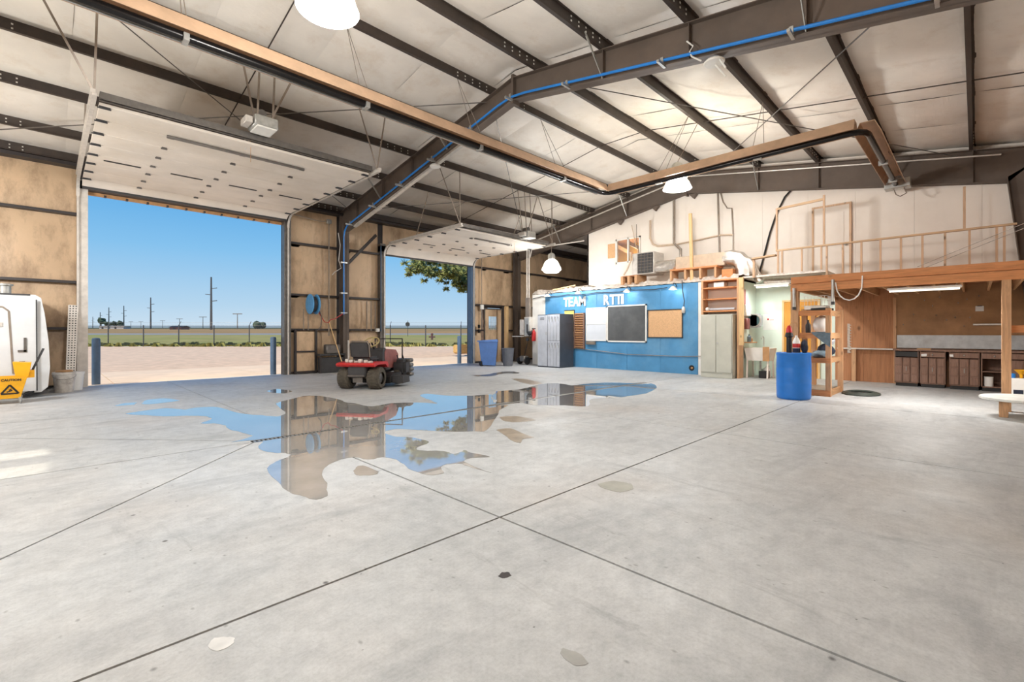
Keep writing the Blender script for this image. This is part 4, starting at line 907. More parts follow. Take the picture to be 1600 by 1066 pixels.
m = MB(); m.tube([(-0.085, -0.24, 0.74), (-0.125, -0.24, 1.02), (-0.14, -0.2, 1.09), (-0.14, 0.2, 1.09), (-0.125, 0.24, 1.02), (-0.085, 0.24, 0.74)], 0.012, 6); m.build('seat_piping', M['conduit'], tr, local=True)
m = MB(); m.prism([(0.7, 0.4), (0.68, 0.82), (0.75, 0.9), (1.35, 0.86), (1.5, 0.74), (1.52, 0.42)], -0.26, 0.26, 'xz'); m.build('hood', M['fadedred'], tr, local=True)
m = MB(); m.prism([(0.56, 0.5), (0.58, 0.88), (0.7, 0.93), (0.76, 0.9), (0.7, 0.45)], -0.25, 0.25, 'xz'); m.build('dashboard', M['darkgrey'], tr, local=True)
m = MB(); m.tube([(0.66, 0, 0.86), (0.5, 0, 1.06)], 0.022, 8); m.build('steering_column', M['black'], tr, local=True)
m = MB(); c = Vector((0.48, 0, 1.07)); ax = Vector((-0.6, 0, 0.8)).normalized(); e1 = Vector((0, 1, 0)); e2 = ax.cross(e1)
m.tube([c + 0.19 * (e1 * math.cos(t) + e2 * math.sin(t)) for t in [i * 2 * math.pi / 20 for i in range(21)]], 0.016, 6, cap=False); m.beam(c - e1 * 0.18, c + e1 * 0.18, 0.035, 0.015); m.beam(c, c - e2 * 0.18, 0.035, 0.015); m.build('steering_wheel', mat('tan_wheel', (176, 160, 110), 0.5), tr, local=True)
m = MB(); m.rbox(-0.05, 1.4, -0.2, 0.2, 0.3, 0.42, 0.02); m.build('chassis', M['black'], tr, local=True)
m = MB(); m.prism([(0.32, 0.1), (0.32, 0.24), (0.5, 0.32), (0.98, 0.32), (1.06, 0.22), (1.06, 0.1)], -0.55, 0.55, 'xz'); m.build('mower_deck', M['black'], tr, local=True)
m = MB(); m.prism([(0.45, 0.09), (0.45, 0.26), (0.85, 0.26), (0.9, 0.09)], -0.82, -0.55, 'xz'); m.build('discharge_chute', M['darkgrey'], tr, local=True, smooth=False)
m = MB()
for y in (-0.3, 0.3): m.rbox(0.4, 0.66, y - 0.12, y + 0.12, 0.4, 0.45, 0.01)
m.build('footrest', M['black'], tr, local=True)
m = MB(); m.tube([(1.58, -0.34, 0.35), (1.58, -0.34, 1.14), (1.58, 0.42, 1.14), (1.58, 0.42, 0.35)], 0.02, 6); m.tube([(1.5, -0.34, 0.4), (1.58, -0.34, 0.4)], 0.02, 6); m.tube([(1.5, 0.42, 0.4), (1.58, 0.42, 0.4)], 0.02, 6); m.build('front_bar', M['black'], tr, local=True)
for k, (px, pz) in enumerate(((1.62, 0.16), (1.62, 0.28), (1.6, 0.4), (1.58, 0.52))):
    m = MB(); m.rbox(px - 0.14, px + 0.1, -0.62, -0.22, pz, pz + 0.105, 0.03); m.build('front_weight', M['steel'], tr, local=True)
m = MB(); m.rbox(1.12, 1.5, -0.6, -0.26, 0.2, 0.62, 0.08, 2); m.build('engine_cover', M['darkgrey'], tr, local=True)
for y in (-0.5, -0.35): MB().tube([(1.3, y, 0.6), (1.28, y + 0.03, 0.72)], 0.015, 6).build('control_lever', M['black'], tr, local=True)
m = MB()
for k, y in enumerate((-0.3, -0.18, -0.06, 0.05, 0.16, 0.27)): m.rbox(-0.24 + 0.03 * (k % 2), -0.14, y - 0.05, y + 0.04, 0.61, 0.66 + 0.02 * (k % 3), 0.015)
m.build('fender_rags', M['track'], tr, local=True)  # pale rag pile lying on the fender

# ================================================================== FAR CORNER: bins, panels, lockers
bn = thing('wheeled_bin', (12.2, 13.45, 0), 'blue wheeled refuse bin standing before the walk door', 'bin')
bx0, by0 = 12.25, 13.5
V = [(-0.3, -0.24, 0.06), (0.24, -0.24, 0.02), (0.24, 0.24, 0.02), (-0.3, 0.24, 0.06), (-0.4, -0.32, 0.95), (0.32, -0.32, 0.95), (0.32, 0.32, 0.95), (-0.4, 0.32, 0.95)]
ca, sa_ = math.cos(R(-45)), math.sin(R(-45))
rot = lambda p: (bx0 + p[0] * ca - p[1] * sa_, by0 + p[0] * sa_ + p[1] * ca, p[2])
BF = [(0, 3, 2, 1), (4, 5, 6, 7), (0, 1, 5, 4), (1, 2, 6, 5), (2, 3, 7, 6), (3, 0, 4, 7)]
MB().add([rot(p) for p in V], BF).build('bin_body', M['bluebin'], bn, smooth=False)
L = [(-0.46, -0.34, 0.95), (0.34, -0.34, 0.95), (0.34, 0.34, 0.95), (-0.46, 0.34, 0.95), (-0.46, -0.32, 0.99), (0.3, -0.3, 1.04), (0.3, 0.3, 1.04), (-0.46, 0.32, 0.99)]
MB().add([rot(p) for p in L], BF).build('lid', M['bluebin'], bn, smooth=False)
for s in (-1, 1):
    w = MB(); a = rot((-0.3, s * 0.24, 0.1)); w.lathe([(0.03, -0.03), (0.1, -0.03), (0.1, 0.03), (0.03, 0.03)], a, 16, 'y'); w.build('wheel', M['black'], bn)
gb = thing('waste_basket', (12.7, 12.95, 0), 'dark grey ribbed waste basket right of the blue wheeled bin', 'bin')
MB().lathe([(0.17, 0), (0.18, 0.02), (0.235, 0.66), (0.25, 0.67), (0.25, 0.7), (0.23, 0.7), (0.17, 0.06)], (12.72, 12.95, 0), 20).build('basket', M['greybin'], gb)
m = MB()
for k in range(20):
    a = 2 * math.pi * k / 20; m.beam((12.72 + 0.176 * math.cos(a), 12.95 + 0.176 * math.sin(a), 0.03), (12.72 + 0.232 * math.cos(a), 12.95 + 0.232 * math.sin(a), 0.64), 0.012, 0.012)
m.build('rib', M['greybin'], gb, smooth=False, kind='stuff')
# electrical gear on the white end of the office wall
ep = thing('electrical_panel', (14.1, 13.35, 0.9), 'grey electrical panel with tall wireway left of the lockers', 'electrical panel')
MB().rbox(14.02, 14.2, 12.98, 13.3, 1.15, 1.95, 0.01).build('breaker_box', M['track'], ep)
MB().rbox(14.0, 14.03, 13.02, 13.26, 1.2, 1.9, 0.005).build('panel_door', M['galv'], ep)
MB().box(13.985, 14.0, 13.08, 13.14, 1.3, 1.65).build('breaker_strip', M['darkgrey'], ep, smooth=False)
MB().rbox(14.05, 14.2, 13.35, 13.6, 1.2, 1.85, 0.01).build('switch_box', M['track'], ep)
MB().rbox(14.06, 14.2, 13.05, 13.28, 1.95, 2.75, 0.01).build('wireway', M['conduit'], ep)
for y in (13.1, 13.22): MB().tube([(14.1, y, 2.75), (14.1, y, 5.0)], 0.03, 8).build('riser_pipe', M['track'], ep)
MB().tube([(14.1, 13.05, 4.4), (14.1, 12.95, 4.72), (14.3, 12.0, 4.8), (15.05, 11.0, 4.95)], 0.025, 6).build('riser_pipe', M['track'], ep)
MB().lathe([(0.07, 0), (0.07, 0.06), (0.03, 0.07)], (13.98, 13.1, 1.02), 14, 'x').build('meter', M['darkgrey'], ep)
MB().box(13.9, 14.2, 13.3, 13.9, 1.13, 1.16).build('wall_shelf', M['track'], None, 'narrow pale shelf under the electrical boxes', 'shelf', smooth=False)
bxw = MB(); bxw.box(14.0, 14.06, 14.55, 14.62, 0.0, 2.45); bxw.build('trim_3', M['girt'], None, kind='structure', smooth=False)
sw = thing('door_switch_box', (13.2, 15.0, 1.3), 'white push-button box with conduit beside the walk door', 'switch')
MB().rbox(13.12, 13.28, 14.98, 15.08, 2.3, 2.5, 0.01).build('box', M['white'], sw)
MB().tube([(13.2, 15.04, 2.3), (13.2, 15.04, 1.45)], 0.022, 6).build('conduit', M['conduit'], sw)
MB().tube([(13.2, 15.04, 2.5), (13.2, 15.04, 4.6)], 0.016, 6).build('conduit', M['conduit'], sw)
for z in (1.3, 1.5): MB().rbox(13.0, 13.08, 14.99, 15.08, z, z + 0.14, 0.01).build('push_button', M['black'], sw)
fe = thing('fire_extinguisher', (14.08, 12.72, 0.95), 'red fire extinguisher hung beside the left locker', 'fire extinguisher')
MB().lathe([(0.01, 0), (0.08, 0.01), (0.085, 0.05), (0.085, 0.36), (0.05, 0.43), (0.025, 0.45), (0.025, 0.5)], (14.08, 12.82, 0.95), 14).build('cylinder', M['red'], fe)
m = MB(); m.box(14.05, 14.11, 12.74, 12.9, 1.45, 1.48); m.tube([(14.06, 12.84, 1.44), (14.02, 12.92, 1.35), (14.02, 12.92, 1.1)], 0.012, 6); m.build('valve_and_hose', M['black'], fe)
pm = thing('push_mower', (13.75, 13.0, 0), 'black string mower on two wheels standing by the white wall', 'mower')
for y in (12.85, 13.25):
    w = MB(); w.lathe([(0.04, -0.03), (0.15, -0.03), (0.16, 0), (0.15, 0.03), (0.04, 0.03)], (13.72, y, 0.16), 18, 'y'); w.build('wheel', M['black'], pm)
m = MB(); m.rbox(13.6, 13.9, 12.9, 13.2, 0.12, 0.36, 0.04); m.build('engine', M['steel'], pm)
m = MB(); m.tube([(13.75, 13.05, 0.3), (13.98, 12.98, 1.18)], 0.015, 6); m.tube([(13.98, 12.8, 1.3), (13.98, 12.98, 1.18), (13.98, 13.12, 1.32)], 0.015, 6); m.build('handlebar', M['black'], pm)
m = MB(); m.rbox(13.9, 14.02, 12.85, 13.05, 1.22, 1.36, 0.03); m.build('throttle_head', M['darkgrey'], pm)
# lockers
def locker(y0, y1, x0, x1, n, zt, label, rows):
    o = thing('locker', ((x0 + x1) / 2, (y0 + y1) / 2, 0), label, 'locker')
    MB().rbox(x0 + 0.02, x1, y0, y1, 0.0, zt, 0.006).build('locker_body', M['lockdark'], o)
    w = (y1 - y0) / n; zs = [0.04 + (zt - 0.06) * k / rows for k in range(rows + 1)]
    for k in range(n):
        for r_ in range(rows):
            d = MB(); d.rbox(x0, x0 + 0.02, y0 + k * w + 0.006, y0 + (k + 1) * w - 0.006, zs[r_] + 0.006, zs[r_ + 1] - 0.006, 0.003); d = d.build('locker_door', M['locker'], o)
            MB().box(x0 - 0.012, x0, y0 + k * w + 0.03, y0 + k * w + 0.06, (zs[r_] + zs[r_ + 1]) / 2 + 0.22, (zs[r_] + zs[r_ + 1]) / 2 + 0.32).build('handle', M['galv'], d, smooth=False)
            v = MB()
            for q in range(3): v.box(x0 - 0.003, x0, y0 + k * w + w * 0.3, y0 + k * w + w * 0.7, zs[r_ + 1] - 0.1 - q * 0.035, zs[r_ + 1] - 0.088 - q * 0.035)
            v.build('vent_slot', M['lockdark'], d, smooth=False)
    return o
locker(11.38, 11.86, 13.24, 13.7, 1, 1.98, 'single dark locker at the left end of the blue wall', 1)
locker(10.78, 11.36, 13.24, 14.08, 4, 2.0, 'bank of grey lockers with a dark side, before the blue wall', 2)
yb = thing('yellow_board', (14.19, 11.0, 1.13), 'narrow yellow board hung on the blue wall behind the lockers', 'board')
MB().box(14.18, 14.2, 10.84, 11.3, 1.13, 2.14).build('board', mat('yellow_board', (226, 200, 110), 0.6), yb, smooth=False)
m = MB(); m.box(14.17, 14.2, 10.82, 10.84, 1.1, 2.16); m.box(14.17, 14.2, 10.82, 11.3, 2.14, 2.17); m.box(14.17, 14.2, 10.82, 11.3, 1.1, 1.13); m.build('frame', M['darkgrey'], yb, smooth=False)
ck = thing('time_card_rack', (14.15, 10.56, 0.7), 'tall brown slotted card rack on the blue wall', 'rack')
MB().box(14.16, 14.2, 10.34, 10.78, 0.7, 2.04).build('backboard', M['cabinet'], ck, smooth=False)
for k in range(15):
    z = 0.74 + k * 0.088
    MB().prism([(14.16, z), (14.11, z + 0.03), (14.11, z + 0.045), (14.16, z + 0.02)], 10.37, 10.75, 'xz').build('slot_ledge', M['tan'], ck, smooth=False)
m = MB(); m.box(14.1, 14.2, 10.33, 10.36, 0.7, 2.04); m.box(14.1, 14.2, 10.76, 10.79, 0.7, 2.04); m.build('side_rail', M['cabinet'], ck, smooth=False)
def framed(name, y0, y1, z0, z1, mt, fm, label, cat, b=0.035, mid=None, x=14.2):
    o = thing(name, (x - 0.02, (y0 + y1) / 2, z0), label, cat)
    MB().box(x - 0.02, x, y0 + b, y1 - b, z0 + b, z1 - b).build('board', mt, o, smooth=False)
    m = MB(); m.box(x - 0.035, x, y0, y1, z0, z0 + b); m.box(x - 0.035, x, y0, y1, z1 - b, z1); m.box(x - 0.035, x, y0, y0 + b, z0, z1); m.box(x - 0.035, x, y1 - b, y1, z0, z1)
    if mid: m.box(x - 0.03, x, y0, y1, mid - 0.015, mid + 0.015)
    m.build('frame', fm, o, smooth=False); return o
framed('whiteboard', 9.37, 10.28, 1.0, 2.22, M['wb'], M['white'], 'white two-panel board left of the chalkboard', 'whiteboard', 0.03, 1.62)
framed('chalkboard', 7.8, 9.36, 0.97, 2.26, M['chalk'], M['white'], 'dark grey chalkboard in a white frame on the blue wall', 'chalkboard', 0.045)
framed('corkboard', 6.55, 7.77, 1.13, 2.06, M['cork'], M['darkgrey'], 'tan corkboard in a dark frame on the blue wall', 'corkboard', 0.03)
MB().rbox(14.12, 14.2, 9.85, 10.25, 0.86, 0.98, 0.01).build('marker_tray', M['conduit'], None, 'small grey tray of oddments under the white board', 'tray')
# sign letters, each its own part
sg = thing('sign_lettering', (14.18, 10.0, 2.3), 'white block letters TEAM RTTI on the blue wall', 'sign')
for ch, yl, wd in (('T', 11.34, .22), ('E', 11.1, .2), ('A', 10.88, .26), ('M', 10.6, .3), ('R', 9.5, .24), ('T', 9.24, .24), ('T', 9.0, .24), ('I', 8.78, .1)):
    tmb = text_mb(ch, 0.5, 0.012, 0.018, lambda x, y, z: (14.185 - z, -x, y))
    ys_ = [p[1] for p in tmb.v]; zs_ = [p[2] for p in tmb.v]; sy = wd / (max(ys_) - min(ys_)); sz = 0.36 / (max(zs_) - min(zs_)); my, mz = max(ys_), min(zs_)
    tmb.v = [(p[0], yl + (p[1] - my) * sy, 2.3 + (p[2] - mz) * sz) for p in tmb.v]
    tmb.build('letter', M['letters'], sg, smooth=False)
# gooseneck lamps over the lettering
def goose(y, z, lit, label):
    o = thing('wall_lamp', (14.0, y, z), label, 'lamp', 'lamps over the blue wall')
    MB().lathe([(0.13, 0.0), (0.125, 0.012), (0.08, 0.06), (0.045, 0.1), (0.02, 0.11)], (13.92, y, z), 18).build('shade', M['white'], o)
    MB().tube([(13.92, y, z + 0.13), (13.95, y, z + 0.2), (14.08, y, z + 0.2), (14.2, y, z + 0.1)], 0.012, 6).build('arm', M['darkgrey'], o)
    MB().sphere((13.92, y, z + 0.03), 0.045).build('bulb', M['glow_bulb'] if lit else M['white'], o)
    if lit:
        l = bpy.data.objects.new('bulb_light', bpy.data.lights.new('bulb_light', 'POINT')); col.objects.link(l); l.parent = o; l.location = (13.92 - 14.0, 0, -0.02); l.data.energy = lit; l.data.color = (0.85, 0.95, 1.0); l.data.shadow_soft_size = 0.05
goose(11.95, 2.72, 0, 'leftmost of four small lamps over the blue wall, above the lockers')
goose(10.45, 2.74, 0, 'second small lamp over the blue wall, above the word TEAM')
goose(8.4, 2.68, 8, 'third small lamp over the blue wall, lit, beside the letters RTTI')
goose(6.75, 2.66, 8, 'rightmost small lamp over the blue wall, lit, above the corkboard')
cb = MB(); cb.tube([(14.12, 12.9, 2.7)] + [(14.13, 12.9 - k * 0.45, 2.74 + 0.02 * math.sin(k * 2)) for k in range(1, 14)], 0.014, 6); cb.build('wire', M['darkgrey'], None, 'dark wire strung along the top of the blue wall', 'wire')
dl = thing('drop_light', (14.12, 6.5, 2.0), 'drop light dangling from a dark cord right of the corkboard', 'drop light')
MB().tube([(14.13, 6.55, 2.95), (14.1, 6.52, 2.6), (14.14, 6.48, 2.3), (14.12, 6.5, 2.08)], 0.013, 6).build('cord', M['darkgrey'], dl)
MB().lathe([(0.02, 0.14), (0.05, 0.1), (0.06, 0.0), (0.04, -0.06), (0.01, -0.07)], (14.12, 6.5, 1.98), 12).build('cage', M['track'], dl)
cb = MB(); cb.tube([(14.16, 11.0, 0.72), (14.17, 10.3, 0.68), (14.17, 8.5, 0.55), (14.17, 6.5, 0.55), (14.15, 5.6, 0.6)], 0.012, 6); cb.build('wire', M['conduit'], None, 'thin conduit crossing the lower part of the blue wall', 'wire')
ho = thing('wall_outlet', (14.19, 6.25, 0.1), 'round dark hole with an outlet low on the blue wall', 'outlet')
MB().lathe([(0.085, -0.01), (0.085, 0.01)], (14.19, 6.27, 0.2), 18, 'x').build('plate', M['black'], ho)
MB().sphere((14.17, 6.25, 0.2), 0.035).build('plug', M['tan'], ho)
# tall open shelf with the steel cabinet below
bs_ = thing('tall_shelf', (14.0, 5.3, 0), 'tall open wooden shelf frame above the putty steel cabinet', 'shelf')
for y in (5.8, 4.78): MB().box(13.85, 14.2, y - 0.03, y + 0.03, 0, 2.86).build('side_board', M['lumber_z'], bs_, smooth=False)
MB().box(13.8, 13.87, 4.62, 4.74, 0.95, 2.86).build('corner_post', M['pine'], bs_, smooth=False)
for z in (1.93, 2.29, 2.62, 2.84): MB().box(13.86, 14.26, 4.81, 5.77, z - 0.018, z + 0.018).build('shelf_board', M['lumber'], bs_, smooth=False)
bp = MB(); bp.tube([(13.95, 5.65, 1.99), (13.95, 4.9, 1.99)], 0.04, 10); bp.build('paper_roll', M['locker'], None, 'grey roll lying on the shelf just above the steel cabinet', 'roll')
bx2 = MB(); bx2.rbox(13.95, 14.2, 5.2, 5.5, 2.64, 2.79, 0.005); bx2.build('cardboard_box', M['paper'], None, 'small white box on the top shelf above the steel cabinet', 'box')
pf = MB(); pf.sphere((13.9, 5.66, 2.0), 0.06); pf.build('helmet', M['white'], None, 'small round white object at the left end of the shelf over the cabinet', 'ball')
sc_ = thing('steel_cabinet', (13.8, 5.28, 0), 'tall putty-coloured two-door steel cabinet in the wooden shelf frame', 'cabinet')
MB().rbox(13.6, 14.1, 4.84, 5.74, 0, 1.83, 0.008).build('cabinet_body', M['puttycab'], sc_)
for a, b in ((4.86, 5.285), (5.295, 5.72)):
    d = MB(); d.rbox(13.57, 13.6, a, b, 0.16, 1.8, 0.006); d = d.build('cabinet_door', M['puttycab'], sc_)
    if a < 5: MB().lathe([(0.03, -0.03), (0.02, 0)], (13.57, 5.24, 1.0), 10, 'x').build('handle', M['galv'], d)
# things on the office roof
bt = MB(); rnd = random.Random(3); V = []; nx, ny = 6, 90
for i in range(nx):
    for j in range(ny):
        V.append((14.2 + i * 0.16 + rnd.uniform(-0.03, 0.03), 13.0 - j * (8.1 / (ny - 1)), 2.87 + (0.0 if i in (0, nx - 1) else 0.12) + rnd.uniform(-0.01, 0.09) * (1 if 0 < i < nx - 1 else 0.3)))
bt.add(V, [(i * ny + j, i * ny + j + 1, (i + 1) * ny + j + 1, (i + 1) * ny + j) for i in range(nx - 1) for j in range(ny - 1)])
bt.build('insulation_batt', M['kraft'], None, 'crumpled white insulation lying along the roof edge above the blue wall', 'insulation', kind='stuff', fix=False)
plk = MB(); plk.rbox(14.5, 15.0, 10.4, 11.6, 3.06, 3.1, 0.004); plk.build('plank', M['conduit'], None, 'grey weathered plank lying on the office roof under the window', 'plank')
br_ = MB(); br_.beam((14.2, 11.9, 3.0), (14.5, 11.0, 3.14), 0.08, 0.04); br_.build('plank', M['pine'], None, 'short pine offcut on the insulation above the lockers', 'plank')
jr = thing('joist_frame', (14.35, 8.5, 2.9), 'small wooden crate-like frame left, under the cooling unit', 'frame')
for y in (8.78, 8.52, 8.24): MB().box(14.22, 14.9, y - 0.045, y + 0.045, 2.98, 3.27).build('joist', M['lumber_x'], jr, smooth=False)
MB().box(14.3, 14.9, 8.2, 8.82, 3.25, 3.29).build('board', M['ply'], jr, smooth=False)
jr = thing('joist_frame', (14.4, 6.3, 2.9), 'longer wooden stud frame carrying the duct box', 'frame')
for y in (6.97, 6.5, 6.02, 5.56): MB().box(14.22, 14.7, y - 0.03, y + 0.03, 2.98, 3.3).build('joist', M['lumber_z'], jr, smooth=False)
MB().box(14.22, 14.7, 5.5, 7.0, 3.29, 3.34).build('board', M['lumber'], jr, smooth=False)
ac = thing('cooling_unit', (14.6, 7.95, 3.29), 'boxy cooling unit with a dark gridded front on the office roof', 'air conditioner')
MB().rbox(14.34, 15.05, 7.62, 8.45, 3.29, 4.04, 0.02).build('casing', M['track'], ac)
MB().rbox(14.3, 14.36, 7.66, 8.22, 3.33, 4.0, 0.01).build('grille_panel', M['darkgrey'], ac)
for k in range(5): MB().box(14.288, 14.3, 7.7 + k * 0.12, 7.71 + k * 0.12, 3.34, 3.99).build('grille_bar', M['conduit'], ac, smooth=False)
for k in range(6): MB().box(14.288, 14.3, 7.67, 8.21, 3.42 + k * 0.1, 3.43 + k * 0.1).build('grille_bar', M['conduit'], ac, smooth=False)
MB().tube([(14.32, 8.5, 4.1), (14.3, 8.46, 3.8), (14.3, 8.62, 3.5), (14.3, 8.75, 3.32)], 0.03, 6).build('drain_hose', M['beige'], ac)
dc = thing('air_duct', (14.6, 6.5, 3.3), 'beige duct box with foil wrapped ends on the office roof', 'duct')
MB().rbox(14.4, 14.85, 5.35, 6.9, 3.34, 3.74, 0.01).build('duct_box', M['beige'], dc)
def crumple(mb, s, amt):
    rn = random.Random(s); mb.v = [(x + rn.uniform(-amt, amt), y + rn.uniform(-amt, amt), z + rn.uniform(-amt, amt)) for x, y, z in mb.v]; return mb
crumple(MB().tube([(14.55, 7.64, 3.5), (14.55, 7.4, 3.5), (14.55, 7.15, 3.52), (14.55, 6.9, 3.53)], 0.2, 16), 4, 0.015).build('foil_sleeve', M['foil'], dc)
crumple(MB().tube([(14.6, 5.4, 3.55), (14.58, 5.2, 3.55), (14.56, 5.0, 3.5), (14.56, 4.88, 3.35), (14.56, 4.84, 3.15), (14.56, 4.84, 2.98)], 0.23, 16), 5, 0.03).build('foil_elbow', M['foil'], dc)
crumple(MB().tube([(14.5, 4.85, 3.46), (14.48, 4.68, 3.4), (14.46, 4.58, 3.2), (14.44, 4.48, 2.98), (14.42, 4.38, 2.76)], 0.1, 12), 6, 0.012).build('flexible_duct', M['foil'], dc)
crumple(MB().tube([(14.6, 4.3, 2.74), (14.6, 3.6, 2.72), (14.6, 2.9, 2.74)], 0.1, 12), 8, 0.02).build('flexible_duct', M['foil'], dc)
MB().rbox(14.3, 14.6, 5.08, 5.4, 2.95, 3.2, 0.01).build('cardboard_box', M['lumber'], None, 'open orange-brown carton beside the foil duct elbow', 'box')
MB().tube([(14.32, 6.32, 2.9), (14.3, 6.36, 5.05)], 0.055, 12).build('wooden_pole', M['pine'], None, 'tall pale wooden pole standing on the office roof', 'pole')
# conduits on the white upper wall
X_ = 15.34
cds = [([(8.3, 5.35), (8.3, 4.7), (8.2, 4.48), (8.0, 4.38), (7.55, 4.36), (7.38, 4.36)], 0.035, 'beige', 'U-shaped beige conduit bending below the frame on the white wall'),
       ([(7.4, 5.95), (7.4, 4.4), (7.16, 4.16), (7.16, 3.78)], 0.045, 'conduit', 'thick pipe dropping down the white wall to the duct box'),
       ([(5.92, 5.95), (5.86, 3.75)], 0.028, 'conduit', 'straight thin pipe dropping down the white wall right of the pole'),
       ([(5.85, 5.9), (5.75, 5.5), (5.62, 5.28), (5.48, 5.25), (5.44, 4.36), (5.44, 3.7)], 0.02, 'conduit', 'crooked thin cable on the white wall above the foil elbow'),
       ([(7.3, 4.35), (6.5, 4.4), (5.8, 4.45), (5.44, 4.4)], 0.025, 'beige', 'beige taped cable sagging across the white wall behind the pole'),
       ([(9.05, 5.3), (8.98, 5.0), (8.9, 4.6), (8.78, 4.2), (8.72, 3.9)], 0.014, 'beige', 'thin pale cord hanging in front of the upper window'),
       ([(8.85, 5.3), (8.84, 4.7), (8.76, 4.3), (8.74, 3.8)], 0.012, 'conduit', 'thin dark cord hanging right of the upper window'),
       ([(3.78, 5.5), (3.98, 5.3), (4.2, 4.85), (4.38, 4.3), (4.55, 3.6), (4.68, 3.1)], 0.025, 'black', 'long black cable curving down the white wall to the alcove roof')]
for pts, r_, mm, lab in cds:
    MB().tube([(X_, y, z) for y, z in pts], r_, 8).build('wall_cable', M[mm], None, lab, 'cable')
for i, (y, z) in enumerate(((9.49, 5.53), (8.05, 5.785), (6.67, 5.94))):
    MB().prism([(y - 0.14, z), (y + 0.14, z), (y, z - 0.16)], 15.2, 15.34, 'yz').build('beam_gusset', M['rafter'], None, ('leftmost', 'middle', 'rightmost')[i] + ' of three dark triangular gussets under the far frame', 'bracket', smooth=False)

# ================================================================== ALCOVE with sink
sk = thing('utility_sink', (14.7, 4.45, 0), 'pale utility sink on thin legs in the alcove beside the cabinet', 'sink')
m = MB(); m.add([(14.3, 4.12, 0.5), (14.8, 4.12, 0.5), (14.8, 4.7, 0.5), (14.3, 4.7, 0.5), (14.24, 4.06, 0.86), (14.86, 4.06, 0.86), (14.86, 4.74, 0.86), (14.24, 4.74, 0.86), (14.28, 4.1, 0.86), (14.82, 4.1, 0.86), (14.82, 4.7, 0.86), (14.28, 4.7, 0.86), (14.33, 4.15, 0.55), (14.77, 4.15, 0.55), (14.77, 4.66, 0.55), (14.33, 4.66, 0.55)],
        [(0, 3, 2, 1), (0, 1, 5, 4), (1, 2, 6, 5), (2, 3, 7, 6), (3, 0, 4, 7), (4, 5, 9, 8), (5, 6, 10, 9), (6, 7, 11, 10), (7, 4, 8, 11), (8, 9, 13, 12), (9, 10, 14, 13), (10, 11, 15, 14), (11, 8, 12, 15), (12, 13, 14, 15)]); m.build('basin', M['white'], sk, smooth=False)
for x in (14.32, 14.78):
    for y in (4.14, 4.68): MB().beam((x, y, 0.5), (x + (0.04 if x > 14.5 else -0.04), y, 0), 0.04, 0.04).build('leg', M['cream'], sk, smooth=False)
MB().tube([(14.85, 4.4, 0.9), (14.85, 4.4, 1.15), (14.75, 4.4, 1.2), (14.62, 4.4, 1.12)], 0.015, 6).build('faucet', M['galv'], sk)
MB().tube([(14.55, 4.4, 0.5), (14.55, 4.4, 0.25), (14.75, 4.4, 0.22), (15.3, 4.4, 0.3)], 0.025, 8).build('drain_pipe', M['galv'], sk)
MB().rbox(14.45, 14.7, 4.2, 4.42, 0.0, 0.2, 0.01).build('black_crate', M['black'], None, 'small black crate on the floor under the utility sink', 'crate')
jg = MB(); jg.lathe([(0.08, 0), (0.09, 0.02), (0.09, 0.24), (0.03, 0.3), (0.03, 0.34)], (14.75, 4.28, 0), 14); jg.build('jug', M['paper'], None, 'white jug on the floor under the utility sink', 'jug')
MB().rbox(14.23, 14.25, 4.08, 4.25, 0.5, 0.9, 0.004).build('hanging_cloth', M['tan'], None, 'brown cloth hung over the front rim of the utility sink', 'cloth')
sb = MB(); sb.rbox(14.25, 14.75, 4.55, 4.78, 1.0, 1.03, 0.004); sb.build('alcove_shelf', M['lumber_x'], None, 'small wooden shelf on the alcove side wall above the sink', 'shelf')
for k, (x, y, mm, lab, hh) in enumerate(((14.4, 4.66, 'rag', 'blue-grey spray bottle on the small shelf above the sink', 0.22), (14.6, 4.68, 'tan', 'brown tin on the small shelf above the sink', 0.14))):
    b = MB(); b.lathe([(0.05, 0), (0.055, 0.02), (0.055, hh * 0.7), (0.02, hh * 0.85), (0.025, hh)], (x, y, 1.03), 12); b.build('bottle', M[mm], None, lab, 'bottle')
rd = thing('wall_clock_radio', (14.9, 4.66, 1.45), 'dark oval faced speaker box on the alcove side wall', 'speaker')
MB().rbox(14.72, 15.12, 4.5, 4.78, 1.45, 1.86, 0.05, 2).build('case', M['locker'], rd)
MB().lathe([(0.0, 0.0), (0.17, 0.0), (0.19, 0.02), (0.19, 0.05)], (14.72, 4.64, 1.66), 20, 'x').build('speaker_face', mat('teal_dark', (66, 98, 102), 0.4), rd)
MB().lathe([(0.17, -0.01), (0.2, -0.01), (0.2, 0.03), (0.17, 0.03)], (14.72, 4.64, 1.66), 20, 'x', close=False).build('speaker_ring', M['galv'], rd)
tw = MB(); tw.rbox(14.3, 14.7, 4.7, 4.78, 1.78, 2.12, 0.02); tw.build('towel_dispenser', M['white'], None, 'white towel dispenser on the alcove side wall', 'dispenser')
rb_ = MB(); rb_.rbox(14.3, 14.55, 4.68, 4.78, 1.4, 1.72, 0.02); rb_.build('first_aid_bag', M['fadedred'], None, 'dark red bag hanging beside the oval speaker', 'bag')
MB().box(14.15, 14.4, 4.75, 4.78, 2.12, 2.56).build('wall_plaque', M['fadedred'], None, 'narrow reddish framed board high on the alcove side wall', 'board', smooth=False)
cl = thing('wall_calendar', (15.38, 4.35, 1.13), 'white wall calendar over a grey board in the alcove', 'calendar')
MB().box(15.385, 15.4, 4.1, 4.55, 1.13, 1.84).build('backing_board', M['conduit'], cl, smooth=False)
MB().box(15.375, 15.386, 4.18, 4.58, 1.38, 1.86).build('calendar_sheet', M['paper'], cl, smooth=False)
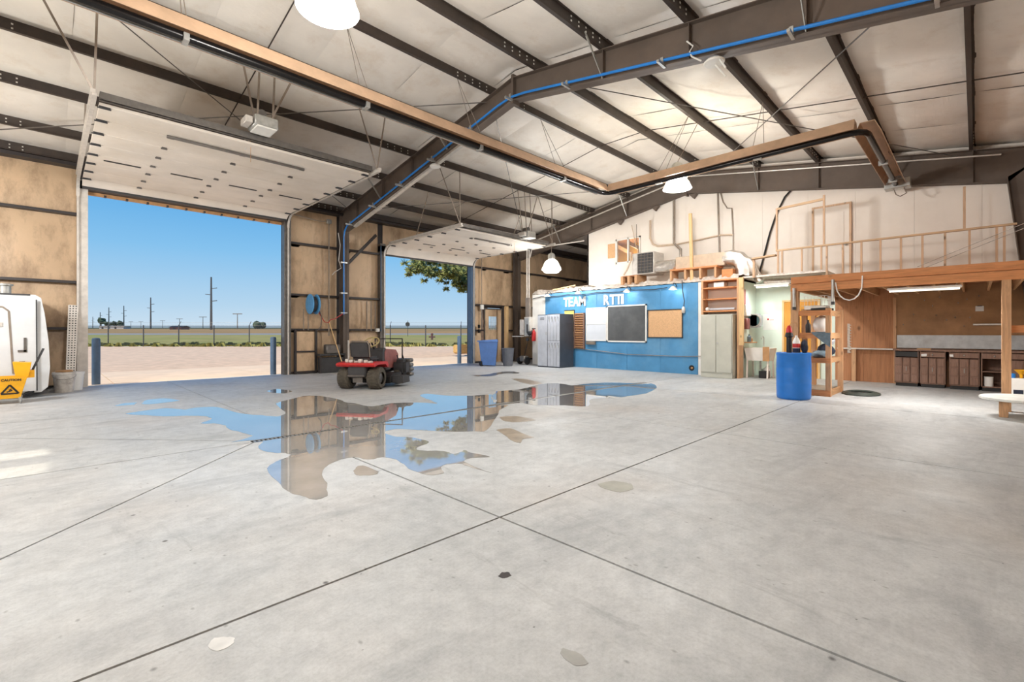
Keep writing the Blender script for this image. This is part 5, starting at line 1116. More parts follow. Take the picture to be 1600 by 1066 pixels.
m = MB(); m.box(15.373, 15.376, 4.42, 4.46, 1.68, 1.73); m.box(15.373, 15.376, 4.28, 4.4, 1.68, 1.69); m.build('printed_mark', M['red'], cl, smooth=False)
fl_ = thing('strip_light', (14.35, 3.9, 2.45), 'lit white strip light under the alcove roof', 'light fixture')
MB().rbox(14.3, 14.42, 3.6, 4.5, 2.62, 2.68, 0.01).build('housing', M['white'], fl_)
MB().tube([(14.36, 3.65, 2.6), (14.36, 4.45, 2.6)], 0.018, 8).build('tube', M['glow_bulb'], fl_)
l = bpy.data.objects.new('tube_light', bpy.data.lights.new('tube_light', 'AREA')); col.objects.link(l); l.parent = fl_; l.location = (0.01, 0.15, 0.125); l.data.shape = 'RECTANGLE'; l.data.size = 0.05; l.data.size_y = 0.8; l.data.energy = 26; l.data.color = (0.95, 1, 0.95)

# ================================================================== LOFT: beam, posts, joists, rail
lf = thing('loft', (12.8, 1, 2.17), 'orange timber loft deck with double front beam on posts', 'loft', kind='structure')
MB().box(11.16, 11.24, -1.25, 2.78, 2.332, 2.475).build('beam_upper', M['lumber'], lf, smooth=False)
MB().box(11.13, 11.21, -1.25, 2.78, 2.17, 2.318).build('beam_lower', M['lumber'], lf, smooth=False)
MB().box(11.2, 15.4, 2.70, 2.78, 2.2, 2.47).build('side_beam', M['lumber_x'], lf, smooth=False)
MB().box(11.24, 15.4, -1.25, 2.7, 2.45, 2.475).build('deck_sheet', M['ply'], lf, smooth=False)
for k in range(10):
    y = -1.0 + k * 0.4; MB().box(11.24, 15.36, y - 0.02, y + 0.02, 2.26, 2.45).build('joist', M['lumber_x'], lf, smooth=False)
MB().box(11.14, 11.26, 2.64, 2.78, 0, 2.17).build('post', M['lumber_z'], lf, smooth=False)
MB().box(11.14, 11.26, -0.41, -0.3, 0, 2.17).build('post', M['lumber_z'], lf, smooth=False)
MB().box(11.3, 11.34, -1.2, -0.36, 1.3, 1.42).build('side_rail_board', M['lumber'], lf, smooth=False)
rlg = thing('loft_railing', (14.2, 1.7, 2.47), 'weathered stud railing along the loft in front of the white wall', 'railing')
for y in (3.85, 3.75, 3.28, 2.84, 2.72, 2.38, 2.0, 1.63, 1.25, 0.87, 0.49, 0.1, -0.31, -0.42):
    MB().box(14.18, 14.22, y - 0.02, y + 0.02, 2.48 if y < 2.78 else 2.94, 3.54).build('baluster', M['studz'], rlg, smooth=False)
MB().box(14.16, 14.24, -0.6, 3.9, 3.54, 3.58).build('top_rail', M['study'], rlg, smooth=False)
for y, z1 in ((3.88, 4.72), (2.78, 4.86), (0.18, 4.5)): MB().box(14.17, 14.22, y - 0.022, y + 0.022, 3.58, z1).build('tall_stud', M['studz'], rlg, smooth=False)
MB().beam((14.2, 3.88, 4.7), (14.2, 2.78, 4.76), 0.04, 0.06).build('header_rail', M['study'], rlg, smooth=False)
MB().beam((14.2, 4.5, 3.4), (14.2, 3.9, 3.44), 0.2, 0.04).build('step_board', M['study'], rlg, smooth=False)
MB().box(14.18, 14.23, 4.44, 4.5, 2.87, 3.4).build('short_stud', M['studz'], rlg, smooth=False)
for i, dz in enumerate((0.0, 0.09)):
    MB().tube([(14.1, 0.95, 2.72 + dz), (12.5, -0.75, 3.25 + dz)], 0.006, 5).build('stay_wire', M['conduit'], None, ('lower' if i == 0 else 'upper') + ' of two thin stay wires across the loft railing', 'wire', 'stay wires at the loft')
fx_ = thing('strip_light', (11.3, 0.7, 2.06), 'long white strip light hung below the loft beam', 'light fixture')
MB().rbox(11.3, 11.42, 0.17, 1.2, 2.1, 2.15, 0.01).build('housing', M['white'], fx_)
MB().tube([(11.36, 0.2, 2.085), (11.36, 1.17, 2.085)], 0.018, 8).build('tube', M['glow'], fx_)
l = bpy.data.objects.new('tube_light', bpy.data.lights.new('tube_light', 'AREA')); col.objects.link(l); l.parent = fx_; l.location = (0.06, -0.015, -0.005); l.data.shape = 'RECTANGLE'; l.data.size = 0.05; l.data.size_y = 0.95; l.data.energy = 85; l.data.color = (1, 0.97, 0.92)
MB().tube([(11.36, 0.25, 2.15), (11.36, 0.2, 2.26)], 0.008, 5).build('cord', M['white'], fx_)
for i, (x, y, z0, z1, lab) in enumerate(((11.08, 2.02, 1.88, 2.36, 'bright vertical tube lamp hung on the loft beam above the shelf'), (11.08, 2.7, 1.8, 2.24, 'bright vertical tube lamp on the loft corner post'))):
    t = thing('tube_lamp', (x, y, z0), lab, 'lamp'); MB().tube([(x, y, z0), (x, y, z1)], 0.028, 10).build('tube', M['galv'], t); MB().lathe([(0.034, 0), (0.034, 0.06)], (x, y, z0 - 0.02), 10).build('end_cap', M['darkgrey'], t)
MB().tube([(11.1, 1.98, 2.3), (11.08, 1.95, 2.13), (11.08, 1.9, 2.03), (11.07, 1.83, 1.96), (11.07, 1.75, 1.935), (11.07, 1.67, 1.96), (11.08, 1.6, 2.04), (11.09, 1.56, 2.15), (11.1, 1.55, 2.28), (11.12, 1.55, 2.4)], 0.012, 6).build('rope_loop', M['paper'], None, 'white cord looping down from the loft beam', 'cord')

# ---- timber shelf unit and what it holds
sh = thing('timber_shelf', (11.7, 2.3, 0), 'rough timber shelf unit standing at the loft corner behind the blue drum', 'shelf')
SX0, SX1, SY0, SY1 = 11.2, 12.35, 2.08, 2.62
for x, y in ((SX0, SY0), (SX1 - 0.1, SY0 - 0.02), (SX0 + 0.25, SY1 - 0.06), (SX1 - 0.1, SY1 - 0.06)):
    MB().box(x, x + 0.1, y, y + 0.09, 0, 1.8).build('post', M['lumber_z'], sh, smooth=False)
for z, hh in ((0.1, 0.1), (0.76, 0.08), (1.28, 0.1), (1.74, 0.09)):
    m = MB(); m.box(SX0, SX1, SY0 + 0.09, SY1, z, z + 0.02); m.build('shelf_board', M['ply'] if z > 0.2 else M['conduit'], sh, smooth=False)
    m = MB(); m.box(SX0 + 0.1, SX1, SY0 + 0.02, SY0 + 0.06, z - hh, z + 0.02); m.build('side_rail', M['lumber_x'], sh, smooth=False)
    m = MB(); m.box(SX0 - 0.02, SX0 + 0.02, SY0, SY1 + 0.1, z - hh, z + 0.02); m.build('front_rail', M['lumber'], sh, smooth=False)
def item(name, mb, mt, label, cat): return mb.build(name, M[mt], None, label, cat)
m = MB(); 
wbk_ = thing('wire_basket', (11.6, 2.35, 1.82), 'white wire basket on top of the timber shelf unit', 'basket')
for k in range(8): MB().box(11.4 + k * 0.06, 11.407 + k * 0.06, 2.16, 2.168, 1.86, 2.06).build('wire', M['paper'], wbk_, smooth=False)
for k in range(7): MB().box(11.3, 11.307, 2.2 + k * 0.06, 2.207 + k * 0.06, 1.86, 2.06).build('wire', M['paper'], wbk_, smooth=False)
m = MB()
for z in (1.86, 1.96, 2.06): m.box(11.3, 11.307, 2.16, 2.62, z, z + 0.008); m.box(11.3, 11.85, 2.16, 2.168, z, z + 0.008)
m.build('basket_rim', M['paper'], wbk_, smooth=False)
MB().rbox(11.34, 11.8, 2.2, 2.58, 1.78, 1.87, 0.01).build('basket_tray', M['track'], wbk_)
item('folded_tarp', crumple(MB().rbox(11.3, 11.9, 2.15, 2.45, 1.77, 1.82, 0.01), 2, 0.005), 'darkgrey', 'dark flat tool case on top of the timber shelf under the basket', 'case')
item('sack', crumple(MB().sphere((11.55, 2.3, 1.46), 0.2, 12, 9, 1.0, 0.7, 0.8), 5, 0.012), 'paper', 'pale sack standing on the upper shelf board', 'sack')
bt_ = MB(); bt_.lathe([(0.045, 0), (0.05, 0.02), (0.05, 0.16), (0.02, 0.22), (0.02, 0.27)], (11.32, 2.5, 1.3), 12); item('bottle', bt_, 'darkgrey', 'dark bottle on the upper shelf board left of the sack', 'bottle')
item('rag', crumple(MB().add([(11.16, 2.08, 1.0), (11.15, 2.2, 1.1), (11.16, 2.42, 1.3), (11.35, 2.4, 1.32), (11.35, 2.1, 1.32), (11.17, 2.08, 1.3)], [(0, 5, 2, 1), (5, 4, 3, 2)]), 5, 0.004), 'rag', 'blue-grey rag hanging over the upper shelf board', 'rag')
item('rag', crumple(MB().sphere((11.8, 2.28, 0.92), 0.16, 14, 8, 0.9, 1.4, 1.0), 9, 0.02), 'navy', 'dark navy cloth heap on the middle shelf board', 'cloth')
item('rag', crumple(MB().sphere((11.5, 2.3, 0.84), 0.16, 14, 8, 0.5, 1.3, 1.2), 11, 0.015), 'rag', 'pale crumpled cloths on the middle shelf board, in front', 'cloth')
item('rag', crumple(MB().sphere((11.85, 2.22, 1.12), 0.1, 12, 8, 0.8, 1.0, 1.0), 12, 0.015), 'locker', 'pale plastic bag on top of the navy cloth heap', 'bag')
rk2 = thing('white_rack', (12.5, 1.98, 0.85), 'narrow white wire rack hung on the side of the timber shelf', 'rack')
m = MB(); m.box(12.42, 12.46, 1.98, 2.0, 0.85, 1.5); m.box(12.56, 12.6, 1.98, 2.0, 0.85, 1.5); m.build('upright', M['track'], rk2, smooth=False)
m = MB()
for k in range(11): m.box(12.42, 12.62, 1.96, 2.0, 0.86 + k * 0.06, 0.875 + k * 0.06)
m.build('rung', M['track'], rk2, smooth=False)
# drum with bottles
dr_ = thing('plastic_drum', (10.4, 2.5, 0), 'tall blue plastic drum standing on the floor joint', 'drum')
DX, DY = 10.42, 2.55
MB().lathe([(0.27, 0.0), (0.29, 0.02), (0.295, 0.06), (0.3, 0.3), (0.296, 0.32), (0.3, 0.34), (0.3, 0.6), (0.296, 0.62), (0.3, 0.64), (0.292, 0.84), (0.3, 0.855), (0.3, 0.9), (0.285, 0.91), (0.275, 0.89), (0.02, 0.88)], (DX, DY, 0), 32).build('drum_body', M['bluedrum'], dr_)
for dx, dy in ((0.15, 0.08), (-0.13, -0.1)): MB().lathe([(0.035, 0.88), (0.035, 0.9), (0.01, 0.9)], (DX + dx, DY + dy, 0), 10).build('bung', M['bluepipe'], dr_)
bo = thing('spray_bottle', (10.45, 2.5, 0.88), 'white bottle with red and navy label standing on the blue drum', 'bottle')
MB().lathe([(0.06, 0), (0.065, 0.02), (0.065, 0.24), (0.04, 0.3), (0.02, 0.33), (0.02, 0.36)], (10.42, 2.5, 0.885), 14).build('bottle_body', M['paper'], bo)
MB().lathe([(0.067, 0.12), (0.067, 0.2)], (10.42, 2.5, 0.885), 14, close=False).build('red_label', M['red'], bo)
MB().lathe([(0.067, 0.02), (0.067, 0.11)], (10.42, 2.5, 0.885), 14, close=False).build('navy_label', M['navy'], bo)
bo = thing('funnel_bottle', (10.35, 2.6, 0.88), 'red topped black pump can behind the bottle on the blue drum', 'can')
MB().lathe([(0.05, 0), (0.05, 0.32), (0.08, 0.34), (0.06, 0.42), (0.015, 0.5)], (10.55, 2.66, 0.885), 12).build('can_body', M['black'], bo)
MB().lathe([(0.06, 0.42), (0.05, 0.5), (0.02, 0.56)], (10.55, 2.66, 0.885), 12).build('red_top', M['red'], bo)
MB().tube([(10.55, 2.66, 1.42), (10.56, 2.62, 1.5), (10.56, 2.54, 1.5), (10.55, 2.52, 1.42)], 0.01, 6).build('wire_handle', M['tan'], bo)
item('rag', crumple(MB().sphere((10.5, 2.38, 1.02), 0.09, 12, 8, 1.5, 0.8, 0.7), 3, 0.01), 'navy', 'dark rag lump beside the bottle on the blue drum', 'cloth')
# coiled hose on the floor
hs = thing('coiled_hose', (12.1, 1.75, 0), 'flat coil of dark green hose on the floor beside the timber shelf', 'hose')
for k, r_ in enumerate((0.42, 0.37, 0.32)):
    MB().tube([(12.15 + r_ * math.cos(t), 1.72 + r_ * 0.75 * math.sin(t), 0.02 + 0.012 * k) for t in [i * 2 * math.pi / 32 for i in range(33)]], 0.02, 6, cap=False).build('coil', mat('dark_green_hose', (70, 78, 72), 0.5), hs)

# ---- work counter cabinets under the pegboard
XF = 14.72
ct = MB(); ct.box(XF - 0.03, 15.34, -1.2, 1.44, 0.86, 0.9); ct.build('worktop', M['cabinet'], None, 'brown worktop along the pegboard wall', 'worktop', smooth=False)
MB().box(15.28, 15.34, -1.2, 1.42, 0.92, 1.24).build('splash_board', mat('pale_grey_board', (206, 210, 212), 0.5), None, 'long pale grey backboard standing on the brown worktop', 'board', smooth=False)
def cab(y0, y1, style, label):
    o = thing('base_cabinet', (15.0, (y0 + y1) / 2, 0), label, 'cabinet')
    m = MB(); m.box(XF + 0.02, 15.3, y0, y0 + 0.02, 0.08, 0.86); m.box(XF + 0.02, 15.3, y1 - 0.02, y1, 0.08, 0.86); m.box(XF + 0.02, 15.3, y0, y1, 0.08, 0.1); m.box(15.28, 15.3, y0, y1, 0.08, 0.86); m.build('carcass', M['cabinet'], o, smooth=False)
    MB().box(XF + 0.06, 15.2, y0 + 0.02, y1 - 0.02, 0, 0.08).build('plinth', M['black'], o, smooth=False)
    if style != 'slot':
        d = MB(); d.rbox(XF, XF + 0.02, y0 + 0.01, y1 - 0.01, 0.72, 0.84, 0.004); d = d.build('drawer', M['cabinet'], o); MB().sphere((XF - 0.015, (y0 + y1) / 2, 0.78), 0.016).build('knob', M['galv'], d)
    else:
        MB().box(XF + 0.015, XF + 0.02, y0 + 0.02, y1 - 0.02, 0.72, 0.84).build('slot_shade', M['black'], o, smooth=False)  # black sheet paints the shade inside the open slot
    if style != 'open':
        w = (y1 - y0 - 0.02) / 3
        for k in range(3):
            a = y0 + 0.01 + k * w
            d = MB(); d.rbox(XF, XF + 0.02, a + 0.004, a + w - 0.004, 0.1, 0.7, 0.004); d = d.build('cabinet_door' if k != 1 else 'centre_panel', M['cabinet'], o)
            for zz in (0.1, 0.3, 0.5):
                MB().rbox(XF - 0.012, XF, a + 0.015, a + w - 0.015, zz + 0.015, zz + 0.185, 0.005).build('raised_panel', M['cabinet'], d)
            if k == 1: MB().tube([(XF - 0.02, a + w / 2, 0.38), (XF - 0.03, a + w / 2, 0.43), (XF - 0.02, a + w / 2, 0.48)], 0.008, 6).build('pull', M['galv'], d)
    else:
        MB().box(XF + 0.05, 15.28, y0 + 0.02, y1 - 0.02, 0.42, 0.44).build('inner_shelf', M['cabinet'], o, smooth=False)
    return o
cab(0.97, 1.42, 'slot', 'leftmost brown base cabinet, with an open dark slot in place of its drawer')
cab(0.5, 0.95, 'door', 'second brown base cabinet from the plywood wall, with drawer and doors')
cab(-0.06, 0.44, 'door', 'third brown base cabinet from the plywood wall, left of the open one')
cab(-0.5, -0.08, 'open', 'brown base cabinet standing open with a paint can inside')
cab(-1.15, -0.52, 'door', 'rightmost brown base cabinet behind the timber post')
pc_ = thing('paint_can', (14.9, -0.18, 0.1), 'dirty white paint can inside the open brown cabinet', 'can')
MB().lathe([(0.075, 0), (0.075, 0.2), (0.08, 0.205), (0.08, 0.215), (0.02, 0.21)], (14.88, -0.2, 0.1), 16).build('can_body', M['paper'], pc_)
MB().tube([(14.88 - 0.0, -0.2 - 0.08 * math.cos(t), 0.29 + 0.09 * math.sin(t)) for t in [i * math.pi / 8 for i in range(9)]], 0.004, 5).build('bail', M['steel'], pc_)
MB().box(14.68, 14.86, 0.75, 1.0, 0.9, 0.925).build('yellow_level', M['tan'], None, 'short tan block lying on the worktop edge', 'block', smooth=False)
item('rag', crumple(MB().rbox(14.69, 14.72, 0.82, 0.92, 0.74, 0.8, 0.01), 2, 0.006), 'paper', 'white tag stuck on the second cabinet drawer', 'tag')
item('rag', crumple(MB().rbox(14.69, 14.72, 0.36, 0.43, 0.74, 0.8, 0.01), 3, 0.006), 'paper', 'white tag stuck on the third cabinet drawer', 'tag')
# pegboard fittings
br2 = MB(); br2.rbox(15.2, 15.34, -0.45, 0.05, 1.47, 1.51, 0.005); br2.build('peg_shelf', M['track'], None, 'short white shelf bar on the pegboard beside the post', 'shelf')
nt_ = thing('pinned_note', (15.33, -0.06, 1.8), 'small white note clipped to the pegboard', 'note')
MB().box(15.325, 15.335, -0.13, 0.01, 1.8, 1.92).build('sheet', M['paper'], nt_, smooth=False); MB().box(15.32, 15.326, -0.1, -0.02, 1.915, 1.93).build('clip', M['navy'], nt_, smooth=False)
rnd = random.Random(11)
pk = None
for k, (u, z) in enumerate(((1.2, 2.2), (0.9, 2.1), (0.75, 1.95), (0.62, 2.15), (0.5, 1.6), (0.35, 1.66), (0.9, 1.6), (1.1, 1.75), (0.1, 1.65), (0.15, 2.08), (-0.05, 2.15), (0.3, 2.0), (0.68, 1.72), (0.2, 1.45), (1.3, 1.5))):
    if pk is None:
        pk = MB().tube([(15.34, u, z), (15.28, u, z - 0.005), (15.26, u, z + 0.02)], 0.008, 5).build('peg_hook', M['galv'], None, 'small metal hook on the brown pegboard', 'hook', 'hooks on the pegboard'); p0 = Vector((u, z)); pl0 = pk.location.copy()
    else:
        c = pk.copy(); col.objects.link(c); c.location = pl0 + Vector((0, u - p0.x, z - p0.y))
ld = thing('wall_ledge', (15.2, 2.1, 0), 'wooden ledge on a single stud along the plywood wall', 'ledge')
MB().box(15.22, 15.36, 1.5, 2.68, 0.86, 0.895).build('ledge_board', M['track'], ld, smooth=False)
MB().box(15.24, 15.34, 2.27, 2.36, 0, 0.86).build('stud', M['lumber_z'], ld, smooth=False)
MB().box(15.32, 15.36, 1.44, 1.5, 0, 2.2).build('trim_4', M['lumber_z'], None, kind='structure', smooth=False)
# right edge: round table top, jug
rt = thing('round_table_top', (10.55, -0.55, 0), 'round white board lying on low wooden blocks at the right edge', 'board')
MB().lathe([(0.02, 0.16), (0.5, 0.16), (0.52, 0.17), (0.52, 0.2), (0.5, 0.21), (0.02, 0.21)], (10.55, -0.55, 0.1), 40).build('disc', mat('white_laminate', (224, 224, 218), 0.4), rt)
for x, y in ((10.4, -0.3), (10.75, -0.75), (10.3, -0.8)): MB().rbox(x - 0.05, x + 0.05, y - 0.05, y + 0.05, 0, 0.26, 0.006).build('block', M['lumber_z'], rt)
jg = thing('plastic_jug', (13.3, -0.62, 0), 'white plastic jug with blue cap and yellow funnel right of the timber post', 'jug')
JX, JY = 13.3, -0.55
MB().rbox(JX - 0.13, JX + 0.13, JY - 0.13, JY + 0.13, 0.0, 0.42, 0.03, 2).build('jug_body', M['paper'], jg)
MB().lathe([(0.05, 0.42), (0.05, 0.5), (0.02, 0.51)], (JX, JY + 0.05, 0), 12).build('cap', M['bluepipe'], jg)
MB().lathe([(0.02, 0.42), (0.03, 0.5), (0.1, 0.58), (0.105, 0.58), (0.03, 0.49)], (JX + 0.02, JY - 0.07, 0), 14, close=False).build('funnel', M['yellow'], jg)
MB().box(JX - 0.135, JX - 0.128, JY - 0.09, JY + 0.04, 0.08, 0.2).build('label', M['navy'], jg, smooth=False)

# ================================================================== OUTSIDE
S2 = math.sqrt(0.5)
def W(d, l, z=0): return (S2 * (d + l), S2 * (d - l), z)
def gz(d):
    P = [(0, -0.04), (45, -0.02), (60, 0.3), (95, 0.95), (110, 1.1), (160, 2.1), (650, 7.6), (1500, 17)]
    for (a, za), (b, zb_) in zip(P[:-1], P[1:]):
        if d <= b: return za + (zb_ - za) * (d - a) / (b - a)
    return P[-1][1]
M['gravel'] = mat('pink_gravel', (222, 190, 156), 0.95, 0, 0.14, 2.2, (196, 160, 132), 0.5, bmp=0.3)
M['grass'] = mat('dry_green_grass', (218, 200, 112), 0.95, 0, 0.14, 0.2, (166, 192, 76), 0.85, bmp=0.5)
M['asphalt'] = mat('pale_asphalt', (204, 198, 192), 0.9, 0, 0.05, 1)
M['field'] = mat('dry_field', (228, 178, 112), 0.95, 0, 0.1, 0.1, (150, 146, 76), 0.7)
M['horizon'] = mat('dark_crop', (104, 108, 66), 0.95, 0, 0.1, 0.05)
yard = thing('ground_outside', (7, 16, -0.04), kind='structure')
MB().prism([(-90, YL + 0.27), (48.2, YL + 0.27), (-90, 153.5)], -0.3, -0.04, 'xy').build('gravel_yard', M['gravel'], yard, smooth=False)
def strip(name, d0, d1, mt, n=4):
    m = MB(); V = []
    for i in range(n + 1):
        d = d0 + (d1 - d0) * i / n
        for l in (-1.6 * d, -0.6 * d, 0.0, 0.6 * d, 1.2 * d): V.append(W(d, l, gz(d)))
    m.add(V, [(i * 5 + j, i * 5 + j + 1, (i + 1) * 5 + j + 1, (i + 1) * 5 + j) for i in range(n) for j in range(4)]); m.build(name, mt, yard, smooth=False)
strip('verge', 44.9, 92, M['grass'], 6); strip('road', 92, 112, M['asphalt'], 1); strip('field', 112, 330, M['field'], 6); strip('far_crop', 330, 1500, M['horizon'], 4)
for k in range(8):      # apron slabs
    MB().prism([(-6 + k * 3.6 + 0.01, YL + 0.27), (-6 + k * 3.6 + 3.59, YL + 0.27), (-6 + k * 3.6 + 3.59, 20.4), (-6 + k * 3.6 + 0.01, 20.4)], -0.15, -0.015, 'xy').build('apron_slab', M['concrete_out'], yard, smooth=False)
tuft = MB(); rnd = random.Random(8)
for k in range(420):
    d = rnd.uniform(44.2, 46.5); l = rnd.uniform(-48, 4); p = Vector(W(d, l, gz(d))); hh = rnd.uniform(0.1, 0.4); w = rnd.uniform(0.2, 0.6)
    for a in (0.3, 1.4, 2.5):
        e = Vector((math.cos(a), math.sin(a), 0)) * w; q = Vector((rnd.uniform(-.1, .1), rnd.uniform(-.1, .1), hh))
        tuft.add([p - e, p + e, p + e * 0.3 + q, p - e * 0.5 + q], [(0, 1, 2, 3)])
tuft.build('weed_line', mat('weeds', (178, 172, 96), 0.9, 0, 0.25, 3), None, 'ragged weeds growing along the foot of the chain-link fence', 'weeds', kind='stuff', smooth=False, fix=False)
# chain link fence
fc = thing('chain_fence', W(45, -20, 0), 'long chain-link fence with barbed wire arms beyond the gravel yard', 'fence')
d = 45; l = -46.0; posts = []
mesh_m = clear('chain_link', (180, 186, 190), 0.93, 0.5)
while l < 2:
    x, y, z = W(d, l, gz(d)); q = MB(); q.tube([(x, y, z - 0.05), (x, y, z + 2.05)], 0.05, 8)
    if len(posts) % 2 == 0: q.tube([(x, y, z + 2.03), (x + 0.22, y + 0.22, z + 2.4)], 0.03, 6)
    q.build('fence_post', M['steel'], fc); posts.append(l); l += 3.42
for z in (2.0, 2.15, 2.3): MB().tube([W(d, -46, gz(d) + z), W(d, 2, gz(d) + z)], 0.008, 5).build('wire', M['steel'], fc)
MB().add([W(d, -46, 0.05), W(d, 2, 0.05), W(d, 2, 2), W(d, -46, 2)], [(0, 1, 2, 3)]).build('mesh_panel', mesh_m, fc, smooth=False, fix=False)
# transmission poles and utility poles
def tpole(u, v0, hgt, label, arms=True, tee=False):
    dd = None
    return None
def pole(dd, u, hgt, label, tee):
    l = (u - 800) / 725 * dd; x, y, z = W(dd, l, gz(dd)); o = thing('power_pole' if not tee else 'utility_pole', (x, y, z), label, 'power pole')
    r = 0.55 if not tee else 0.32
    MB().tube([(x, y, z), (x, y, z + hgt)], r, 8, True, r * 0.6).build('pole_shaft', M['conduit'] if tee else M['steel'], o)
    e = Vector((S2, -S2, 0))
    if tee: MB().beam(Vector((x, y, z + hgt - 0.3)) - e * 3, Vector((x, y, z + hgt - 0.3)) + e * 3, 0.5, 0.45).build('crossarm', M['conduit'], o, smooth=False)
    else:
        for k, (s, f) in enumerate(((1, 0.78), (-1, 0.66), (1, 0.54))):
            a = Vector((x, y, z + hgt * f)); MB().beam(a, a + e * s * 2.6 + Vector((0, 0, 0.3)), 0.3, 0.3).build('arm', M['steel'], o, smooth=False)
for i, (u, vt) in enumerate(((330, 433), (235.5, 465), (193.5, 478), (170, 480.5), (156.5, 488), (145, 495))):
    dd = 25 * 725 / (518 - vt) * 0.98; hgt = (520 - vt) / 725 * dd + 1.3 - gz(dd)
    pole(dd, u, hgt, ('nearest and tallest', 'second tallest', 'third tallest', 'fourth', 'fifth', 'farthest')[i] + ' steel power pole seen through the big door', False)
for i, (u, vt) in enumerate(((371, 490), (317, 495), (280.5, 498), (254, 501), (220, 502.5), (204.5, 502.5))):
    dd = 10 * 725 / (514 - vt); hgt = (520 - vt) / 725 * dd + 1.3 - gz(dd)
    pole(dd, u, hgt, ('rightmost', 'second from right', 'third from right', 'third from left', 'second from left', 'leftmost')[i] + ' of six T-shaped utility poles seen through the big door', True)
# far shed, trailers, trees, traffic sign, bale
def far_box(name, u0, u1, v0, dd, mt, label, cat, roof=None):
    z = gz(dd); l0, l1 = (u0 - 800) / 725 * dd, (u1 - 800) / 725 * dd; zt = 1.3 + (520 - v0) / 725 * dd
    o = thing(name, W(dd, (l0 + l1) / 2, z), label, cat)
    B_ = [W(dd, l0), W(dd, l1), W(dd + 6, l1), W(dd + 6, l0)]
    MB().prism([(p[0], p[1]) for p in B_], z, zt, 'xy').build('walls', mt, o, smooth=False)
    m = MB(); c0, c1 = W(dd + 3, l0 - 0.6, zt + (0.8 if roof else 0.25)), W(dd + 3, l1 + 0.6, zt + (0.8 if roof else 0.25))
    q = [W(dd - 0.5, l0 - 0.6, zt), W(dd - 0.5, l1 + 0.6, zt), W(dd + 6.5, l1 + 0.6, zt), W(dd + 6.5, l0 - 0.6, zt), c0, c1]
    m.add(q, [(0, 1, 5, 4), (2, 3, 4, 5), (0, 4, 3), (1, 2, 5), (0, 3, 2, 1)]); m.build('roof', roof or M['paper'], o, smooth=False)
    m = MB(); lm = (l0 * 0.6 + l1 * 0.4); m.prism([W(dd - 0.15, lm - 0.6)[:2], W(dd - 0.15, lm + 0.6)[:2], W(dd, lm + 0.6)[:2], W(dd, lm - 0.6)[:2]], z, z + (zt - z) * 0.7, 'xy'); m.build('doorway', M['darkgrey'], o, smooth=False)
far_box('shed', 265, 283, 511.5, 230, M['fadedred'], 'small maroon shed far beyond the road', 'shed', M['girt'])
far_box('trailer', 155, 168, 510, 330, M['paper'], 'white trailer left of two, far on the horizon', 'trailer')
far_box('trailer', 172, 193, 510, 330, M['paper'], 'longer white trailer right of two, far on the horizon', 'trailer')
M['leaf'] = mat('pine_needles', (158, 160, 88), 0.8, 0, 0.3, 2.5)
M['leafdark'] = mat('far_foliage', (72, 88, 66), 0.9, 0, 0.25, 0.3)
M['bark'] = mat('bark', (110, 88, 70), 0.9, 0, 0.25, 4)
for i, (u, hh, rr) in enumerate(((158, 8.5, 2.6), (168, 5.5, 2.2), (178, 6, 2.2), (188, 6, 2.2), (405, 4, 4))):
    dd = 345; x, y, z = W(dd, (u - 800) / 725 * dd, gz(dd)); o = thing('far_tree', (x, y, z), ('tallest round tree at the left of the far trees', 'second far tree, low, beside the tallest', 'third far tree behind the longer trailer', 'fourth far tree behind the trailer end', 'lone low far tree at the right side of the big door view')[i], 'tree', 'trees on the horizon')
    MB().tube([(x, y, z), (x, y, z + hh * 0.5)], 0.3, 6).build('trunk', M['bark'], o)
    m = MB(); rn = random.Random(i)
    for k in range(7): m.sphere((x + rn.uniform(-1, 1) * rr * .6, y + rn.uniform(-1, 1) * rr * .6, z + hh * rn.uniform(0.45, 0.8)), rr * rn.uniform(.45, .7), 8, 6)
    crumple(m, i, 0.3).build('crown', M['leafdark'], o)
ts = thing('traffic_sign', W(80, (637 - 800) / 725 * 80, gz(80)), 'round back of a roadside traffic sign seen through the second door', 'traffic sign')
x, y, z = W(80, (637 - 800) / 725 * 80, gz(80))
MB().tube([(x, y, z), (x, y, z + 2.7)], 0.05, 6).build('sign_post', M['steel'], ts)
n_ = Vector((S2, S2, 0)); e_ = Vector((S2, -S2, 0)); c = Vector((x, y, 2.75)); pts = [(c + 0.4 * (e_ * math.cos(t + .39) + Vector((0, 0, 1)) * math.sin(t + .39))) for t in [i * math.pi / 4 for i in range(8)]]
MB().add([p - n_ * 0.06 for p in pts] + [p - n_ * 0.03 for p in pts], [tuple(range(8)), tuple(range(15, 7, -1))] + [(i, (i + 1) % 8, 8 + (i + 1) % 8, 8 + i) for i in range(8)]).build('sign_plate', M['darkgrey'], ts, smooth=False)
hb = MB(); x, y, _ = W(30, (724 - 800) / 725 * 30); crumple(hb.rbox(x - 0.55, x + 0.35, y - 0.3, y + 0.4, -0.04, 0.52, 0.06, 2), 3, 0.02); hb.build('straw_bale', M['straw'], None, 'straw bale on the gravel behind the bollard of the second door', 'bale')
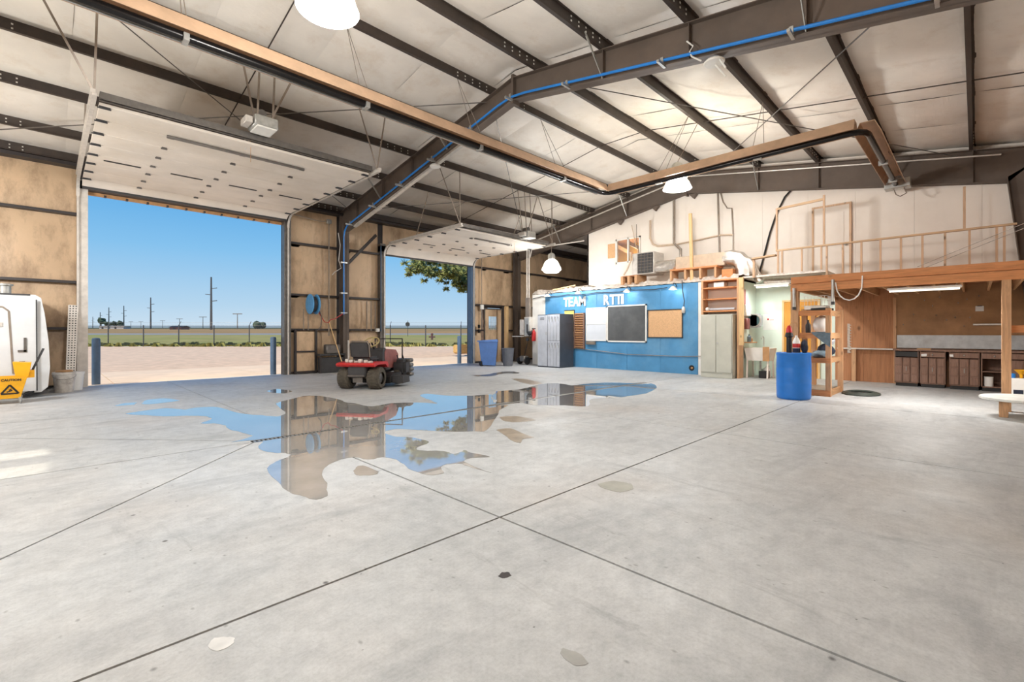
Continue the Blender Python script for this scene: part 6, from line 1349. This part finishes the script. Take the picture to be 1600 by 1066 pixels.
sh_ = MB(); x, y, z = W(62, (675 - 800) / 725 * 62, gz(62)); sh_.tube([(x, y, z), (x, y, z + 0.7)], 0.14, 8); sh_.tube([(x - 0.3, y + 0.3, z + 0.4), (x + 0.3, y - 0.3, z + 0.4)], 0.1, 8); sh_.sphere((x, y, z + 0.75), 0.17); sh_.build('fire_hydrant', M['fadedred'], None, 'small reddish hydrant in the grass beyond the second door', 'hydrant')
# pine tree whose bough hangs into the second doorway
pt = thing('pine_tree', (20.5, 23.0, 0), 'pine tree whose bough hangs into view at the top of the second doorway', 'tree')
MB().tube([(20.5, 23, -0.1), (20.4, 23, 3), (20.6, 23.1, 7), (20.5, 23, 11)], 0.3, 10, True, 0.08).build('trunk', M['bark'], pt)
rn = random.Random(21)
def needle_clump(m, c, r, n):
    for k in range(n):
        d = Vector((rn.gauss(0, 1), rn.gauss(0, 1), rn.gauss(0, 0.8))).normalized(); s = d.orthogonal().normalized() * 0.035
        a = Vector(c) + d * r * 0.15; b = Vector(c) + d * r * rn.uniform(0.7, 1.1); m.add([a - s, a + s, b + s * 0.5, b - s * 0.5], [(0, 1, 2, 3)])
boughs = [((20.5, 23, 4.6), (13.3, 20.6, 4.62), 78), ((20.5, 23, 5.0), (14.6, 19.9, 4.5), 60), ((20.5, 23, 5.6), (13.6, 21.2, 5.3), 60), ((20.5, 23, 4.2), (16.2, 20.0, 3.9), 44), ((20.5, 23, 6.5), (24, 20.5, 6.3), 30), ((20.5, 23, 7), (21.5, 27, 7), 30), ((20.5, 23, 9), (18, 24.5, 9), 30)]
for a, b, n in boughs:
    a, b = Vector(a), Vector(b); mid = (a + b) / 2 + Vector((0, 0, 0.35))
    o = MB().tube([a, mid, b], 0.09, 6, True, 0.02).build('bough', M['bark'], pt)
    m = MB()
    for k in range(n):
        t = rn.uniform(0.3, 1.0); p = a * (1 - t) ** 2 + mid * 2 * t * (1 - t) + b * t * t
        needle_clump(m, p + Vector((rn.gauss(0, 0.38), rn.gauss(0, 0.38), rn.gauss(-0.05, 0.2))), rn.uniform(0.2, 0.32), 60)
    m.build('needles', M['leaf'], o, kind='stuff', smooth=False, fix=False)
